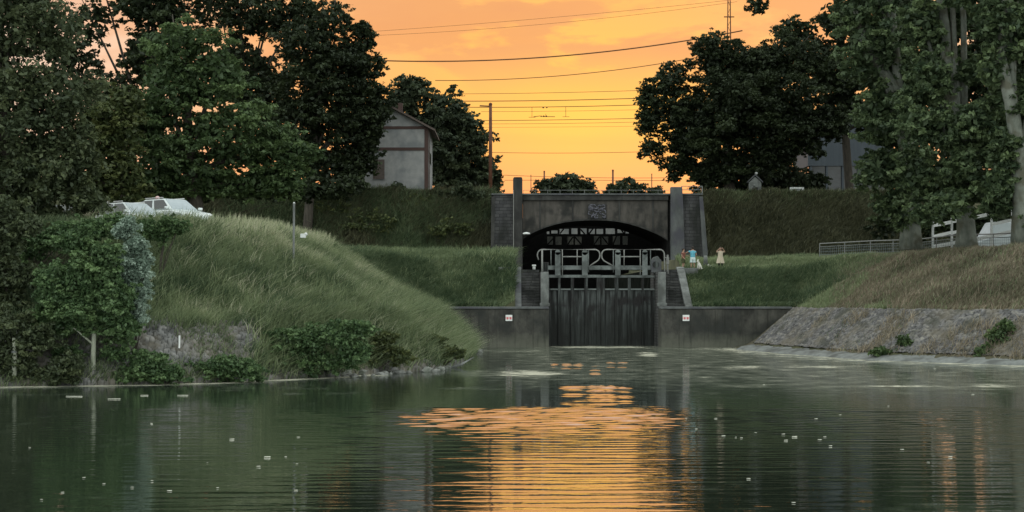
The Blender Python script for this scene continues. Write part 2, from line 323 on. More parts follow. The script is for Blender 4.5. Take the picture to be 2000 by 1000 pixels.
def wob(x, y):
    return (np.sin(x * 0.9 + 1.3 * np.sin(y * 0.31)) * np.sin(y * 0.7 + 0.8 * np.sin(x * 0.43)) * 0.5 + np.sin(x * 2.3 + y * 1.1) * 0.25 * np.sin(y * 1.9 - x * 0.6))
def height(x, y):
    x = np.asarray(x, float); y = np.asarray(y, float)
    dl = seg_dist(x, y, SHL); dr = seg_dist(x, y, SHR)
    inl = inside(x, y, POLL); inr = inside(x, y, POLR)
    pl = np.interp(dl, [0, 2.2, 3.2, 8.2, 10.5, 28, 48], [0.0, 2.1, 2.45, 5.75, 6.15, 6.4, 5.2])
    pr = np.interp(dr, [0, 0.7, 0.95, 3.4, 4.4, 10, 12.5, 28, 46], [0.06, 0.22, 0.3, 2.4, 2.5, 5.55, 5.85, 5.9, 5.2])
    E = np.interp(y, [97, 97.4, 98.2, 103.2, 105, 150, 153.8, 161, 170, 200, 900], [-1.5, 2.45, 2.5, 4.95, 5.05, 5.6, 5.9, 13.95, 14.1, 14.4, 15])
    # left of the lock the slope behind the promontory
    land = np.where(inl, np.maximum(pl, E), np.where(inr, np.maximum(pr, E), -1.0 - 0.05 * np.minimum(np.minimum(dl, dr), 10)))
    land = land + np.where(inl | inr, wob(x, y) * 0.22 * np.clip((np.minimum(dl, dr) - 2.5) / 3, 0, 1), 0)
    slope = np.clip((y - 153.5) / 1.5, 0, 1) * np.clip((161.5 - y) / 3, 0, 1) * ((x < -2.2) | (x > 20))
    land = land + slope * (0.45 * np.sin(x * 0.55 + 0.8 * np.sin(y * 0.6)) * np.sin(y * 0.8 + np.sin(x * 0.37)) + 0.3 * np.sin(x * 1.3 + y * 0.5))
    far = np.clip((y - 300) / 300, 0, 1); land = land * (1 - far) + 14.5 * far
    ch = (x > 0.2) & (x < 11.45) & (y > 97.0) & (y < 188); land = np.where(ch, -1.5, land)
    tun = (x > 0.6) & (x < 16.6) & (y > 151) & (y < 191) & ~ch; land = np.where(tun, 5.55, land)
    return land
def H(x, y): return float(height(np.array([x]), np.array([y]))[0])
def grid(xs, ys, zf):
    X, Y = np.meshgrid(xs, ys); Z = zf(X, Y); nx = len(xs)
    V = np.stack([X, Y, Z], -1).reshape(-1, 3)
    i = np.arange(len(V)).reshape(len(ys), nx)
    Q = np.stack([i[:-1, :-1], i[:-1, 1:], i[1:, 1:], i[1:, :-1]], -1).reshape(-1, 4)
    return V, Q
xs = np.unique(np.concatenate([np.linspace(-1200, -70, 12), np.arange(-70, 70.1, 0.6), [0.15, 0.22, 11.42, 11.5], np.linspace(70, 1200, 12), [16.55, 16.65, 0.55, 0.65]]))
ys = np.unique(np.concatenate([np.linspace(-60, 44, 6), np.arange(44, 110, 0.5), [97.35, 97.45], np.arange(110, 150, 2), np.arange(150, 172, 0.5), np.linspace(172, 1800, 22)]))
V, Q = grid(xs, ys, height)
ground = link('ground', mesh_np('ground', V, Q, smooth=True), M['earth']); tag(ground, kind='structure')

# ------------------------------------------------------------------ water, with real ripples on the near half
def lake_material():
    m = bpy.data.materials.new('lake_water'); m.use_nodes = True; nt = m.node_tree; b = nt.nodes['Principled BSDF']
    b.inputs['Base Color'].default_value = (0.020, 0.029, 0.021, 1); b.inputs['Roughness'].default_value = 0.02; b.inputs['IOR'].default_value = 11.0
    tc = N(nt, 'ShaderNodeTexCoord')
    mp = N(nt, 'ShaderNodeMapping'); mp.inputs['Scale'].default_value = (0.5, 1.6, 1); L(nt, tc.outputs['Object'], mp.inputs[0])
    no = N(nt, 'ShaderNodeTexNoise', i_Scale=2.2, i_Detail=4.0); L(nt, mp.outputs[0], no.inputs['Vector'])
    bn = N(nt, 'ShaderNodeBump', i_Strength=0.5, i_Distance=0.012); L(nt, no.outputs['Fac'], bn.inputs['Height']); L(nt, bn.outputs[0], b.inputs['Normal'])
    d = N(nt, 'ShaderNodeBsdfDiffuse'); at = N(nt, 'ShaderNodeAttribute', attribute_name='scum')
    m2 = N(nt, 'ShaderNodeMapping'); m2.inputs['Scale'].default_value = (0.55, 0.5, 1); L(nt, tc.outputs['Object'], m2.inputs[0])
    n2 = N(nt, 'ShaderNodeTexNoise', i_Scale=1.6, i_Detail=8.0, i_Roughness=0.7); L(nt, m2.outputs[0], n2.inputs['Vector'])
    f = math_(nt, 'ADD', at.outputs['Fac'], math_(nt, 'MULTIPLY', math_(nt, 'SUBTRACT', n2.outputs['Fac'], 0.5), 1.9))
    rp = ramp(nt, [(0.10, 0.0), (0.5, 0.34), (0.8, 0.5), (0.98, 0.95)]); L(nt, f, rp.inputs[0])
    cc = ramp(nt, [(0.3, (0.07, 0.085, 0.065)), (0.62, (0.17, 0.18, 0.145)), (0.95, (0.45, 0.44, 0.36))]); L(nt, f, cc.inputs[0]); L(nt, cc.outputs[0], d.inputs[0])
    mx = N(nt, 'ShaderNodeMixShader'); L(nt, rp.outputs[0], mx.inputs[0]); L(nt, b.outputs[0], mx.inputs[1]); L(nt, d.outputs[0], mx.inputs[2])
    L(nt, mx.outputs[0], nt.nodes['Material Output'].inputs[0])
    return m
M['lake'] = lake_material()
def pix(x, y): return 1000 + F * x / np.maximum(y, 1.0), HY + F * CH / np.maximum(y, 1.0)
def water():
    xs = np.unique(np.concatenate([np.linspace(-300, -22, 12), np.arange(-22, 26, 0.17), np.linspace(26, 300, 12)]))
    ys = np.unique(np.concatenate([np.linspace(-60, 18, 8), np.arange(18, 46, 0.045), np.arange(46, 100, 0.12), np.linspace(100, 190, 6)]))
    X, Y = np.meshgrid(xs, ys); Z = np.zeros_like(X)
    # wind-rippled water nearer than 44 m, glassy shelter below the lock
    edge = 43.8 + 0.35 * np.sin(X * 2.3 + 2) * np.sin(X * 1.1) + 0.5 * np.sin(X * 0.9) * np.sin(X * 0.37 + 1)
    wind = 1 / (1 + np.exp((Y - edge) / 0.3))
    patch = np.clip(wind, 0, 1)
    r2 = np.random.default_rng(5)
    def waves(n, l0, l1, spread, slope):
        h = np.zeros_like(X); s2 = 0
        for _ in range(n):
            lam = l0 * (l1 / l0) ** r2.random(); k = 2 * math.pi / lam; th = r2.normal(0, spread); a = 1.0 / k
            h += a * np.sin(k * (math.sin(th) * X + math.cos(th) * Y) + r2.random() * 6.28); s2 += 0.5
        return h * slope / math.sqrt(s2)
    near = np.clip((38.5 - Y) / 6, 0, 1)
    env = 0.6 + 0.4 * np.sin(X * 0.21 + 0.7 * np.sin(Y * 0.13)) * np.sin(Y * 0.23 + 0.5 * np.sin(X * 0.2))
    lane = 0.30 + 0.70 * np.clip((pix(X, Y)[0] - 760) / 90, 0, 1) * np.clip((1350 - pix(X, Y)[0]) / 40, 0, 1)
    Z += lane * patch * (1 - near) * waves(26, 0.26, 0.75, 0.28, 0.095) * (0.75 + 0.25 * env)
    Z += (0.45 + 0.55 * np.clip((pix(X, Y)[0] - 840) / 70, 0, 1) * np.clip((1345 - pix(X, Y)[0]) / 40, 0, 1)) * patch * near * (waves(16, 0.35, 0.9, 0.09, 0.027) + waves(14, 0.22, 0.42, 0.16, 0.016)) * (0.7 + 0.3 * env)
    Z += waves(10, 0.5, 2.0, 0.4, 0.0025)
    # added ripple patches, shaped to mirror the sky as glints below the lock gate
    px, py = pix(X, Y)
    glints = np.zeros_like(X)
    for (a, b_, c, d) in GLINT_SPOTS:
        glints = np.maximum(glints, np.clip((np.minimum(px - a, b_ - px)) / 3, 0, 1) * np.clip((np.minimum(py - c, d - py)) / 1.5, 0, 1))
    Z += glints * waves(10, 0.5, 0.9, 0.05, 0.13)
    scum = np.full_like(X, 0.0)
    film = np.clip((Y - 46) / 14, 0, 1) * np.clip((px - 880) / 160, 0, 1)
    film += np.clip((Y - 44) / 9, 0, 1) * np.clip((px - 1450) / 250, 0, 1) * 0.5
    film += np.clip((30 - Y) / 6, 0, 1) * np.clip((px - 1700) / 200, 0, 1) * 0.3
    scum += np.clip(film, 0, 1) * 0.50
    shl = seg_dist(X, Y, SHL); shr = seg_dist(X, Y, SHR)
    scum += 0.85 * np.exp(-(shl / 1.5) ** 2) * (px < 760) + 0.34 * np.exp(-(shr / 2.5) ** 2) + 0.2 * np.exp(-(shl / 1.0) ** 2)
    for (a, b_, c, d, amp) in FOAM:
        u = (px - (a + b_) / 2) / ((b_ - a) / 2); w = (py - (c + d) / 2) / ((d - c) / 2)
        scum += amp * np.exp(-(u ** 2) ** 2 - (w ** 2) ** 2)
    scum *= 1 - 0.9 * patch * (px > 600) * (px < 1420)
    i = np.arange(X.size).reshape(X.shape); Q = np.stack([i[:-1, :-1], i[:-1, 1:], i[1:, 1:], i[1:, :-1]], -1).reshape(-1, 4)
    V = np.stack([X, Y, Z], -1).reshape(-1, 3)
    o = link('water', mesh_np('water', V, Q, {'scum': scum.ravel()}, smooth=True), M['lake']); tag(o, kind='structure')
GLINT_SPOTS = [(1076, 1090, 709, 720), (1097, 1114, 707, 722), (1122, 1141, 707, 722), (1155, 1172, 713, 733), (1184, 1200, 705, 722), (1208, 1226, 706, 724),
        (1098, 1140, 754, 764), (1098, 1140, 768, 776), (1098, 1116, 781, 792), (1119, 1140, 781, 792), (1151, 1166, 753, 792), (1168, 1182, 753, 792), (1184, 1200, 753, 792), (1212, 1220, 755, 792), (1222, 1231, 757, 792)]  # spots of the added glint ripples, laid out as a lattice
FOAM = [(885, 1075, 722, 737, 0.33), (980, 1110, 726, 733, 0.27), (862, 930, 727, 733, 0.23), (860, 965, 756, 761, 0.35), (1245, 1285, 688, 696, 0.43), (1400, 1510, 751, 757, 0.27),
        (1690, 1830, 752, 756, 0.31), (1900, 1985, 750, 757, 0.31), (1530, 1680, 714, 719, 0.31), (1410, 1500, 714, 720, 0.31), (545, 600, 767, 772, 0.35), (640, 720, 766, 771, 0.31), (1073, 1280, 676, 680, 0.47),
        (380, 640, 752, 763, 0.23), (0, 200, 768, 774, 0.27), (900, 1070, 683, 688, 0.20)]
water()

# ------------------------------------------------------------------ trees and leaves
def leaf_mesh(name, pos, nrm, size, tint, aspect=0.42):
    n = len(pos); a = rng.normal(size=(n, 3)); u = np.cross(nrm, a); u /= np.linalg.norm(u, axis=1, keepdims=True) + 1e-9
    w = np.cross(nrm, u); s = size[:, None]
    V = np.stack([pos + u * s * 0.9, pos + w * s * aspect + u * s * 0.1 + nrm * s * 0.08, pos - u * s * 0.7, pos - w * s * aspect + u * s * 0.1 + nrm * s * 0.08], 1).reshape(-1, 3)
    Q = np.arange(n * 4).reshape(n, 4)
    return mesh_np(name, V, Q, {'tint': np.repeat(tint, 4)})
def sph(n):
    d = rng.normal(size=(n, 3)); return d / np.linalg.norm(d, axis=1, keepdims=True)
def crown_points(lobes, Y, dens=1.0, ls=0.30, droop=0.0, blobs=30, core=True):
    P_, N_, S_, T_ = [], [], [], []
    for lb in lobes:
        px, py, rx, ry = lb[:4]; dy = lb[4] if len(lb) > 4 else 0.0; dm = lb[5] if len(lb) > 5 else 1.0
        c = np.array(P(px, py, Y)) + (0, dy, 0); Rx = rx * Y / F; Rz = ry * Y / F; Ry = min(Rx, Rz * 1.3) * 0.95
        E = np.array([Rx, Ry, Rz]); Rm = (Rx * Rz) ** 0.5
        nb = max(6, int(blobs))
        D = sph(nb); bc = c + D * E * (0.42 + 0.50 * rng.random((nb, 1)))
        br = Rm * (0.16 + 0.22 * rng.random(nb))
        bt = np.clip(rng.normal(0.42, 0.22, nb), 0, 1)
        for k in range(nb):
            n = int(dens * dm * 1.7 * math.pi * br[k] ** 2 / (0.5 * ls * ls)) + 4
            m = 7; sc = sph(m) * br[k] * rng.random((m, 1)) ** 0.5 * np.array([1.15, 1.15, 0.55]); si = rng.integers(0, m, n); sw = br[k] * (0.22 + 0.2 * rng.random(m)); st_ = rng.normal(0, 0.12, m)
            d = sph(n); p = bc[k] + sc[si] + d * (sw[si] * rng.random(n) ** 0.5)[:, None] * np.array([1.25, 1.25, 0.6])
            out = np.linalg.norm(sc[si][:, :2], axis=1) / br[k]
            p[:, 2] -= droop * rng.random(n) * br[k] + 0.22 * br[k] * out ** 2
            nn = d * 0.4 + sph(n) * 0.65 + np.array([0, 0, 0.6]); nn /= np.linalg.norm(nn, axis=1, keepdims=True)
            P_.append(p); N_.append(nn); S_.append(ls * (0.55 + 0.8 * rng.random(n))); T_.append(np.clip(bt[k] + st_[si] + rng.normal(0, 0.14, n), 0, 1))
        if core:
            cf = 1.25 if ls < 0.15 else 1.6
            n = int(dens * dm * 1.8 * math.pi * Rm ** 2 / (0.5 * (cf * ls) ** 2)); d = sph(n); p = c + d * E * 0.62 * rng.random((n, 1)) ** 0.33
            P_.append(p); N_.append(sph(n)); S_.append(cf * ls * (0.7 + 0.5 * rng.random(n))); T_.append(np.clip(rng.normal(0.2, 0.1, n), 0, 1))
    return np.concatenate(P_), np.concatenate(N_), np.concatenate(S_), np.concatenate(T_)
def tree(name, label, Y, base, lobes, leafmat, barkmat='bark', r0=0.35, dens=1.0, ls=0.30, droop=0.0, group=None, trunk_path=None, blobs=30, forks=5, cat='tree', sink=0.3):
    bx = PX(base[0], Y); by = Y; bz = H(bx, by) if len(base) < 2 else PZ(base[1], Y)
    root = empty(name, (bx, by, bz)); tag(root, label, cat, group)
    o0 = Vector((bx, by, bz))
    pts, nn, ss, tt = crown_points(lobes, Y, dens, ls, droop, blobs)
    keep = pts[:, 2] > height(pts[:, 0], pts[:, 1]) + 0.05
    pts, nn, ss, tt = pts[keep], nn[keep], ss[keep], tt[keep]
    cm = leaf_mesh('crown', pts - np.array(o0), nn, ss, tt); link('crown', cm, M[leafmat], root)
    mb = MB()
    if trunk_path:
        path = [P(a, b, Y) - o0 for a, b in trunk_path]; path[0] = Vector((path[0].x, 0, -sink)); radii = [r0 * (1.25 if i == 0 else 1 - 0.7 * i / len(path)) for i in range(len(path))]
        mb.tube(path, radii, 12)
    else:
        top = max(lobes, key=lambda l: -l[1] + (l[2] * 0.2)); tp = P(top[0] * 0.6 + base[0] * 0.4, top[1], Y) - o0
        path = [Vector((0, 0, -sink)), Vector((0, 0, 0.4)), tp * 0.35 + Vector((random.uniform(-.3, .3), 0, 0)), tp * 0.65 + Vector((random.uniform(-.4, .4), 0.2, 0)), tp * 0.95]
        radii = [r0 * 1.35, r0, r0 * 0.8, r0 * 0.5, r0 * 0.15]
        mb.tube(path, radii, 12)
    lb = sorted(lobes, key=lambda l: -l[2] * l[3])[:forks + 3]
    for l in lb:
        e = P(l[0], l[1], Y) - o0 + Vector((0, (l[4] if len(l) > 4 else 0), 0)); i = 2 if len(path) > 3 else 1
        s = path[i] if e.z > path[i].z else path[i] * 0.7
        mid = s.lerp(e, 0.5) + Vector((random.uniform(-.3, .3), random.uniform(-.3, .3), 0.3))
        mb.tube([s, mid, e, e + (e - mid) * 0.5], [r0 * 0.42, r0 * 0.28, r0 * 0.14, r0 * 0.05], 6)
    mb.build('trunk', M[barkmat], root, smooth=True)
    return root
def bush(name, label, Y, lobes, leafmat, ls=0.16, dens=1.0, group=None, cat='bush', droop=0.0, core=True):
    lo = max(lobes, key=lambda l: l[1] + l[3]); bx = PX(lo[0], Y); bz = H(bx, Y)
    root = empty(name, (bx, Y, bz)); tag(root, label, cat, group)
    pts, nn, ss, tt = crown_points(lobes, Y, dens * 1.25, ls, droop, 20, core)
    keep = pts[:, 2] > np.maximum(height(pts[:, 0], pts[:, 1]), 0) - 0.05
    pts, nn, ss, tt = pts[keep], nn[keep], ss[keep], tt[keep]
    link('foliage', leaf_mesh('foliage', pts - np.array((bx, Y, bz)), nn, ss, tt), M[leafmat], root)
    mb = MB()
    for k in range(5):
        l = random.choice(lobes); e = P(l[0] + random.uniform(-.4, .4) * l[2], l[1], Y) - Vector((bx, Y, bz))
        mb.tube([(0, 0, -0.2), e * 0.5 + Vector((random.uniform(-.1, .1), 0, 0)), e], [0.03, 0.02, 0.008], 5)
    mb.build('stem', M['bark'], root)
    return root
# left side
tree('willow_tree', 'tall dark willow with fine drooping leaves filling the far left edge', 66, (20,), [(30, 40, 130, 110), (110, 190, 95, 100), (10, 200, 120, 140), (110, 320, 90, 100), (20, 350, 130, 110), (-110, 120, 110, 200), (150, 300, 60, 80), (60, 430, 110, 60), (-10, -80, 130, 90), (120, 60, 55, 60, 0, .5), (170, 390, 60, 40)], 'leaf_willow', r0=0.45, droop=0.7, ls=0.15, dens=0.75)
tree('olive_green_tree', 'pale olive green tree squeezed between dark willow and broad dense tree', 82, (225,), [(205, 300, 60, 70), (235, 340, 55, 60), (190, 240, 50, 60), (240, 270, 50, 60), (180, 360, 70, 45), (250, 385, 60, 30), (250, 200, 50, 50)], 'leaf_olive', ls=0.17)
tree('chestnut_tree', 'broad dense dark green tree standing behind the two white cars', 86, (390,), [(330, 180, 85, 110), (420, 150, 85, 100), (455, 270, 125, 95), (300, 310, 85, 100), (550, 300, 82, 70), (380, 350, 150, 50), (345, 85, 75, 60), (500, 360, 110, 40), (280, 230, 60, 70), (560, 345, 60, 40), (600, 300, 36, 30)], 'leaf_mid', r0=0.5, ls=0.16, dens=0.9)
tree('lime_tree', 'tall black-green tree leaning over the left gable of the pale house', 157, (600,), [(690, 120, 52, 80), (640, 170, 100, 100), (680, 250, 72, 90), (640, 330, 90, 48), (712, 70, 30, 48), (600, 90, 90, 80), (722, 190, 40, 60), (725, 250, 36, 44), (712, 310, 40, 40), (738, 215, 32, 60), (728, 265, 28, 36), (570, 250, 90, 90), (690, 330, 42, 36), (730, 130, 26, 40, 0, .6), (650, 40, 60, 50, 0, .6)], 'leaf_dark', r0=0.5, ls=0.23, dens=0.9)
tree('ash_tree', 'thin airy tree showing bright sky through its top above the dense tree', 165, (500,), [(520, 30, 100, 65, 0, .55), (430, 20, 85, 60, 0, .5), (590, 20, 50, 45, 0, .7), (560, -60, 90, 60), (470, 130, 90, 70, 0, .8), (420, -80, 120, 60), (520, 190, 100, 90)], 'leaf_dark', r0=0.4, ls=0.30)
tree('poplar_tree', 'loose tree behind the willow top left with pink sky showing through gaps', 118, (300,), [(300, 20, 85, 60), (330, -60, 130, 70), (190, 190, 60, 60, 0, .6), (130, 120, 60, 70, 0, .5), (180, 40, 60, 60, 0, .35), (280, 110, 55, 60), (200, -30, 60, 40, 0, .5), (240, 170, 40, 40, 0, .5)], 'leaf_dark', r0=0.4, ls=0.27)
tree('garden_tree', 'rounded green tree right behind the pale house near the rusty pole', 190, (880,), [(800, 190, 60, 45), (865, 215, 62, 55), (925, 275, 48, 52), (940, 335, 44, 45), (880, 310, 80, 70), (800, 165, 40, 22), (840, 270, 80, 70), (905, 240, 40, 40), (770, 230, 60, 60), (960, 352, 28, 34), (900, 350, 70, 44), (870, 340, 60, 50), (930, 360, 50, 30)], 'leaf_far', r0=0.35, ls=0.34, dens=0.9)
# beyond the bridge
bush('tree_top', 'low rounded bush rising behind the middle of the bridge parapet', 235, [(1105, 356, 44, 24), (1070, 363, 34, 18), (1142, 363, 28, 18), (1095, 376, 66, 18), (1120, 372, 50, 18)], 'leaf_far', ls=0.4, dens=0.9)
bush('tree_top', 'small ragged bush behind the parapet beside the dark tree', 235, [(1226, 360, 32, 18), (1202, 368, 26, 14), (1248, 368, 22, 14), (1280, 372, 24, 10), (1220, 376, 70, 12)], 'leaf_far', ls=0.35, dens=0.7)
# right side
tree('maple_tree', 'huge dark round tree beside the bridge against the orange sky', 164, (1425,), [(1285, 200, 46, 56, 0, .7), (1312, 150, 50, 50, 0, .7), (1262, 240, 22, 36, 0, .5), (1268, 180, 20, 26, 0, .5), (1390, 105, 62, 55, 0, .8), (1276, 292, 34, 30, 0, .7), (1440, 210, 120, 110), (1370, 260, 85, 75), (1530, 190, 100, 110), (1550, 110, 85, 60), (1575, 245, 70, 40), (1470, 310, 100, 45), (1325, 318, 45, 28, 0, .8), (1315, 345, 20, 14, 0, .6), (1430, 120, 70, 60), (1272, 235, 28, 40, 0, .6), (1380, 340, 55, 32), (1420, 330, 80, 45), (1350, 280, 50, 40), (1500, 260, 100, 80), (1480, 130, 70, 60), (1620, 240, 80, 40), (1588, 285, 30, 30), (1340, 230, 60, 60)], 'leaf_dark', r0=0.65, ls=0.21, dens=0.95, blobs=36)
tree('oak_tree', 'dark leafy tree crowding the upper right behind the pale-trunked trees', 172, (1660,), [(1480, 12, 26, 18, 0, .6), (1560, 60, 60, 35, 0, .6), (1640, 40, 70, 60, 0, .7), (1640, 140, 90, 90), (1720, 80, 80, 80), (1650, 210, 80, 50), (1740, 220, 70, 100), (1640, -50, 60, 50), (1610, -150, 60, 70), (1740, 330, 46, 40)], 'leaf_dark', r0=0.5, ls=0.32)
tree('spruce_tree', 'dull green bush-like tree in front of the blue-grey building', 168, (1540,), [(1530, 310, 34, 36), (1545, 345, 38, 26), (1500, 345, 36, 26), (1550, 290, 22, 24)], 'leaf_far', r0=0.2, ls=0.24, dens=0.8)
tree('plane_tree', 'pale-trunked tree furthest from the right edge, trunk at the fence', 95, (1779, 478), [(1700, 100, 75, 95), (1725, 230, 72, 85), (1715, 330, 60, 55), (1760, 160, 65, 95, 0.8), (1760, 370, 46, 50), (1690, 15, 75, 60), (1735, 400, 40, 36), (1700, -70, 90, 60), (1710, -180, 110, 90), (1700, -290, 120, 80), (1635, -160, 70, 90), (1765, 420, 40, 34), (1790, 280, 55, 75, 1)], 'leaf_plane', 'bark_plane', 0.62, trunk_path=[(1779, 478), (1778, 420), (1775, 330), (1768, 200), (1690, 90), (1672, 10)], ls=0.21)
tree('plane_tree', 'mottled pale trunk tree in the middle of the right-hand row, white rails beside it', 90, (1888, 490), [(1800, 40, 60, 75), (1880, 20, 70, 40, 2), (1900, 120, 45, 60, 2.5), (1815, 150, 50, 60, -1), (1830, 260, 62, 60, -1.5), (1900, 290, 55, 60, 0), (1830, 350, 66, 52), (1905, 360, 62, 40), (1875, 380, 50, 24, -1), (1860, -60, 110, 60), (1850, -180, 120, 90), (1865, -295, 130, 90), (1850, 12, 50, 30, -2.5), (1878, 250, 50, 44, -2.5), (1770, 250, 50, 60, -2), (1880, 140, 30, 30, -1), (1825, 405, 52, 38, -3), (1930, 395, 50, 38, -3), (1795, 420, 40, 30, -2), (1865, 330, 60, 50, -2), (1790, 330, 50, 70), (1930, 230, 50, 70), (1780, 200, 45, 60)], 'leaf_plane', 'bark_plane', 0.62, trunk_path=[(1888, 490), (1887, 450), (1884, 400), (1878, 280), (1852, 170), (1846, 60), (1830, -60)], ls=0.20)
tree('plane_tree', 'pale-trunked tree cut by the right edge, nearest of its row', 86, (1997, 482), [(1985, 60, 60, 80), (1990, 200, 60, 70, 0.8), (1965, 290, 52, 60), (1950, 360, 50, 46), (2070, 150, 80, 160), (1945, 130, 40, 60), (1940, 400, 40, 24), (2060, 340, 60, 60), (1975, -60, 90, 60), (2080, -120, 120, 120), (1970, -190, 110, 100), (2040, 420, 70, 50), (1935, 30, 50, 60), (2000, 20, 50, 60, 1), (1920, -60, 60, 50)], 'leaf_plane', 'bark_plane', 0.55, trunk_path=[(1997, 482), (1995, 400), (1990, 310), (1975, 200), (1955, 120), (1960, 20), (1970, -60)], ls=0.20)
tree('poplar_tree', 'dark leafy tree behind the tree cut by the right edge, filling the top right corner', 132, (1960,), [(1950, 60, 75, 70), (2010, 150, 70, 90), (1930, 180, 70, 80), (1990, -40, 90, 70, 0, .8), (1900, 20, 50, 50, 0, .6), (1960, 290, 80, 80), (1880, 300, 70, 70), (2070, 40, 80, 100), (2000, 380, 80, 50), (1840, 60, 60, 60), (1780, 15, 60, 50), (1870, 130, 60, 60), (1800, 120, 60, 60), (1740, 70, 50, 60), (1850, -70, 90, 60), (1920, 110, 50, 50), (1850, 210, 60, 60), (1900, -150, 150, 110), (1990, -240, 130, 110), (1790, -240, 130, 100)], 'leaf_dark', r0=0.4, ls=0.27)
# waterside tree and shrubs
tree('alder_tree', 'small leafy waterside tree with straight pale thin trunk near the left edge', 55.6, (181, 752), [(165, 540, 75, 60), (205, 560, 60, 60), (165, 600, 80, 50), (105, 550, 50, 50), (110, 580, 62, 50), (220, 590, 62, 55), (150, 620, 95, 45), (200, 500, 50, 40), (90, 640, 50, 45), (240, 640, 50, 40), (150, 470, 50, 40), (130, 690, 50, 22, 0, .7), (225, 690, 40, 24, 0, .5)], 'leaf_fresh', 'bark_pale', 0.105, ls=0.085, dens=1.25, trunk_path=[(181, 752), (182, 700), (184, 640), (180, 560), (175, 480)])
bush('silver_willow', 'silvery blue-green feathery shrub rising behind the small waterside tree', 56.6, [(250, 440, 26, 26), (266, 480, 30, 34), (275, 520, 26, 34), (258, 545, 32, 40), (272, 580, 26, 36), (238, 450, 24, 28), (262, 620, 34, 34), (244, 510, 30, 40), (285, 500, 16, 24), (286, 560, 14, 26)], 'leaf_silver', ls=0.06, droop=0.8, dens=1.0)
bush('bush', 'dark shrub mass filling the left edge under the willow', 57.8, [(10, 470, 60, 50), (-20, 540, 70, 60), (40, 540, 44, 40), (55, 440, 46, 34), (20, 590, 60, 40), (0, 410, 60, 40)], 'leaf_willow', ls=0.10, dens=0.8)
bush('bush', 'fresh green shrub on the mound top in front of the first white car', 60.3, [(190, 445, 55, 32), (150, 470, 65, 36), (230, 430, 32, 18), (100, 455, 70, 36), (60, 480, 60, 36)], 'leaf_fresh', ls=0.085, dens=0.8)
bush('bush', 'dense green shrub on the mound top in front of the second white car', 61.5, [(330, 436, 36, 20), (310, 455, 40, 26), (350, 445, 28, 20), (285, 440, 30, 20)], 'leaf_fresh', ls=0.085, dens=0.8)
bush('bush', 'dark overgrown shrub at the far left waterline', 54.9, [(40, 720, 60, 36), (100, 730, 60, 26), (-30, 700, 60, 60), (20, 640, 60, 50), (70, 660, 60, 40), (130, 715, 60, 36), (20, 690, 60, 40)], 'leaf_willow', ls=0.09, dens=0.8)
bush('bush', 'rounded bright green bush between the thin trunk and the stony slope', 55.7, [(290, 712, 62, 42), (250, 735, 60, 24), (335, 728, 40, 28)], 'leaf_fresh', ls=0.08, dens=0.9)
bush('bush', 'low green shrubs at the foot of the grey stones', 57, [(440, 712, 62, 32), (400, 725, 55, 24), (480, 720, 50, 30)], 'leaf_fresh', ls=0.08, dens=0.9)
bush('bush', 'large tangled bush over the stones under the grassy mound', 60.2, [(600, 665, 60, 42), (560, 690, 60, 40), (660, 655, 50, 38), (620, 705, 80, 28), (690, 690, 55, 40), (545, 655, 34, 24), (700, 640, 44, 26)], 'leaf_fresh', ls=0.09, dens=0.85)
bush('bush', 'mixed scrub beside the large tangled bush above the loose stones', 63.5, [(730, 690, 44, 30), (780, 695, 36, 24), (750, 660, 40, 22)], 'leaf_olive', ls=0.08, dens=0.8)
bush('bush', 'yellow-green scrub on the tip of the promontory', 68, [(860, 690, 34, 22), (895, 690, 22, 16), (850, 665, 26, 18)], 'leaf_olive', ls=0.08, dens=0.8)
bush('bush', 'small dark bush on the pale ledge under the right-hand stone slope', 77.5, [(1765, 668, 20, 20), (1720, 688, 38, 13), (1765, 686, 28, 12)], 'leaf_mid', ls=0.10)
bush('bush', 'taller green bush at the water edge near the right border', 74, [(1950, 662, 32, 30), (1925, 685, 36, 18), (1965, 636, 22, 22), (1955, 690, 44, 14)], 'leaf_mid', ls=0.10)
bush('bush', 'leafy clump growing by the corner of the pale house', 162, [(775, 368, 22, 16), (745, 376, 30, 10)], 'leaf_far', ls=0.22)
bush('bush', 'tall weedy clump on the embankment top left of the bridge', 160, [(905, 372, 26, 20), (930, 380, 30, 12), (870, 378, 30, 8)], 'leaf_far', ls=0.22, dens=0.8)

bush('hedge', 'dark hedge closing the view under the huge round tree', 170, [(x, 352 + random.uniform(-6, 6), 36, 26) for x in range(1385, 1620, 34)] + [(x, 376, 36, 14) for x in range(1385, 1620, 30)], 'leaf_dark', ls=0.24, cat='hedge')
bush('hedge', 'dark hedge behind the two white cars under the broad dense tree', 112, [(x, 368 + random.uniform(-8, 8), 40, 30) for x in range(-20, 700, 44)], 'leaf_dark', ls=0.24, cat='hedge')
bush('hedge', 'dark hedge behind the fence and the pale trunks on the right', 112, [(x, 432 + random.uniform(-8, 8), 44, 46) for x in range(1740, 2080, 44)], 'leaf_dark', ls=0.24, cat='hedge')
for px, py, Yb, rx, ry, lb in ((640, 400, 159, 40, 26, 'rounded shrub on the dark bank below the leaning tree'), (720, 430, 157, 46, 30, 'wide shrub low on the dark bank below the pale house'), (820, 392, 160, 36, 18, 'shrub spilling over the bank edge below the garden tree'), (880, 440, 156, 40, 24, 'lowest shrub on the dark bank left of the bridge')):
    bush('shrub', lb, Yb, [(px, py, rx, ry), (px - rx * .6, py + ry * .4, rx * .7, ry * .7), (px + rx * .6, py + ry * .3, rx * .7, ry * .7)], 'leaf_olive', ls=0.16, dens=0.35, core=False)
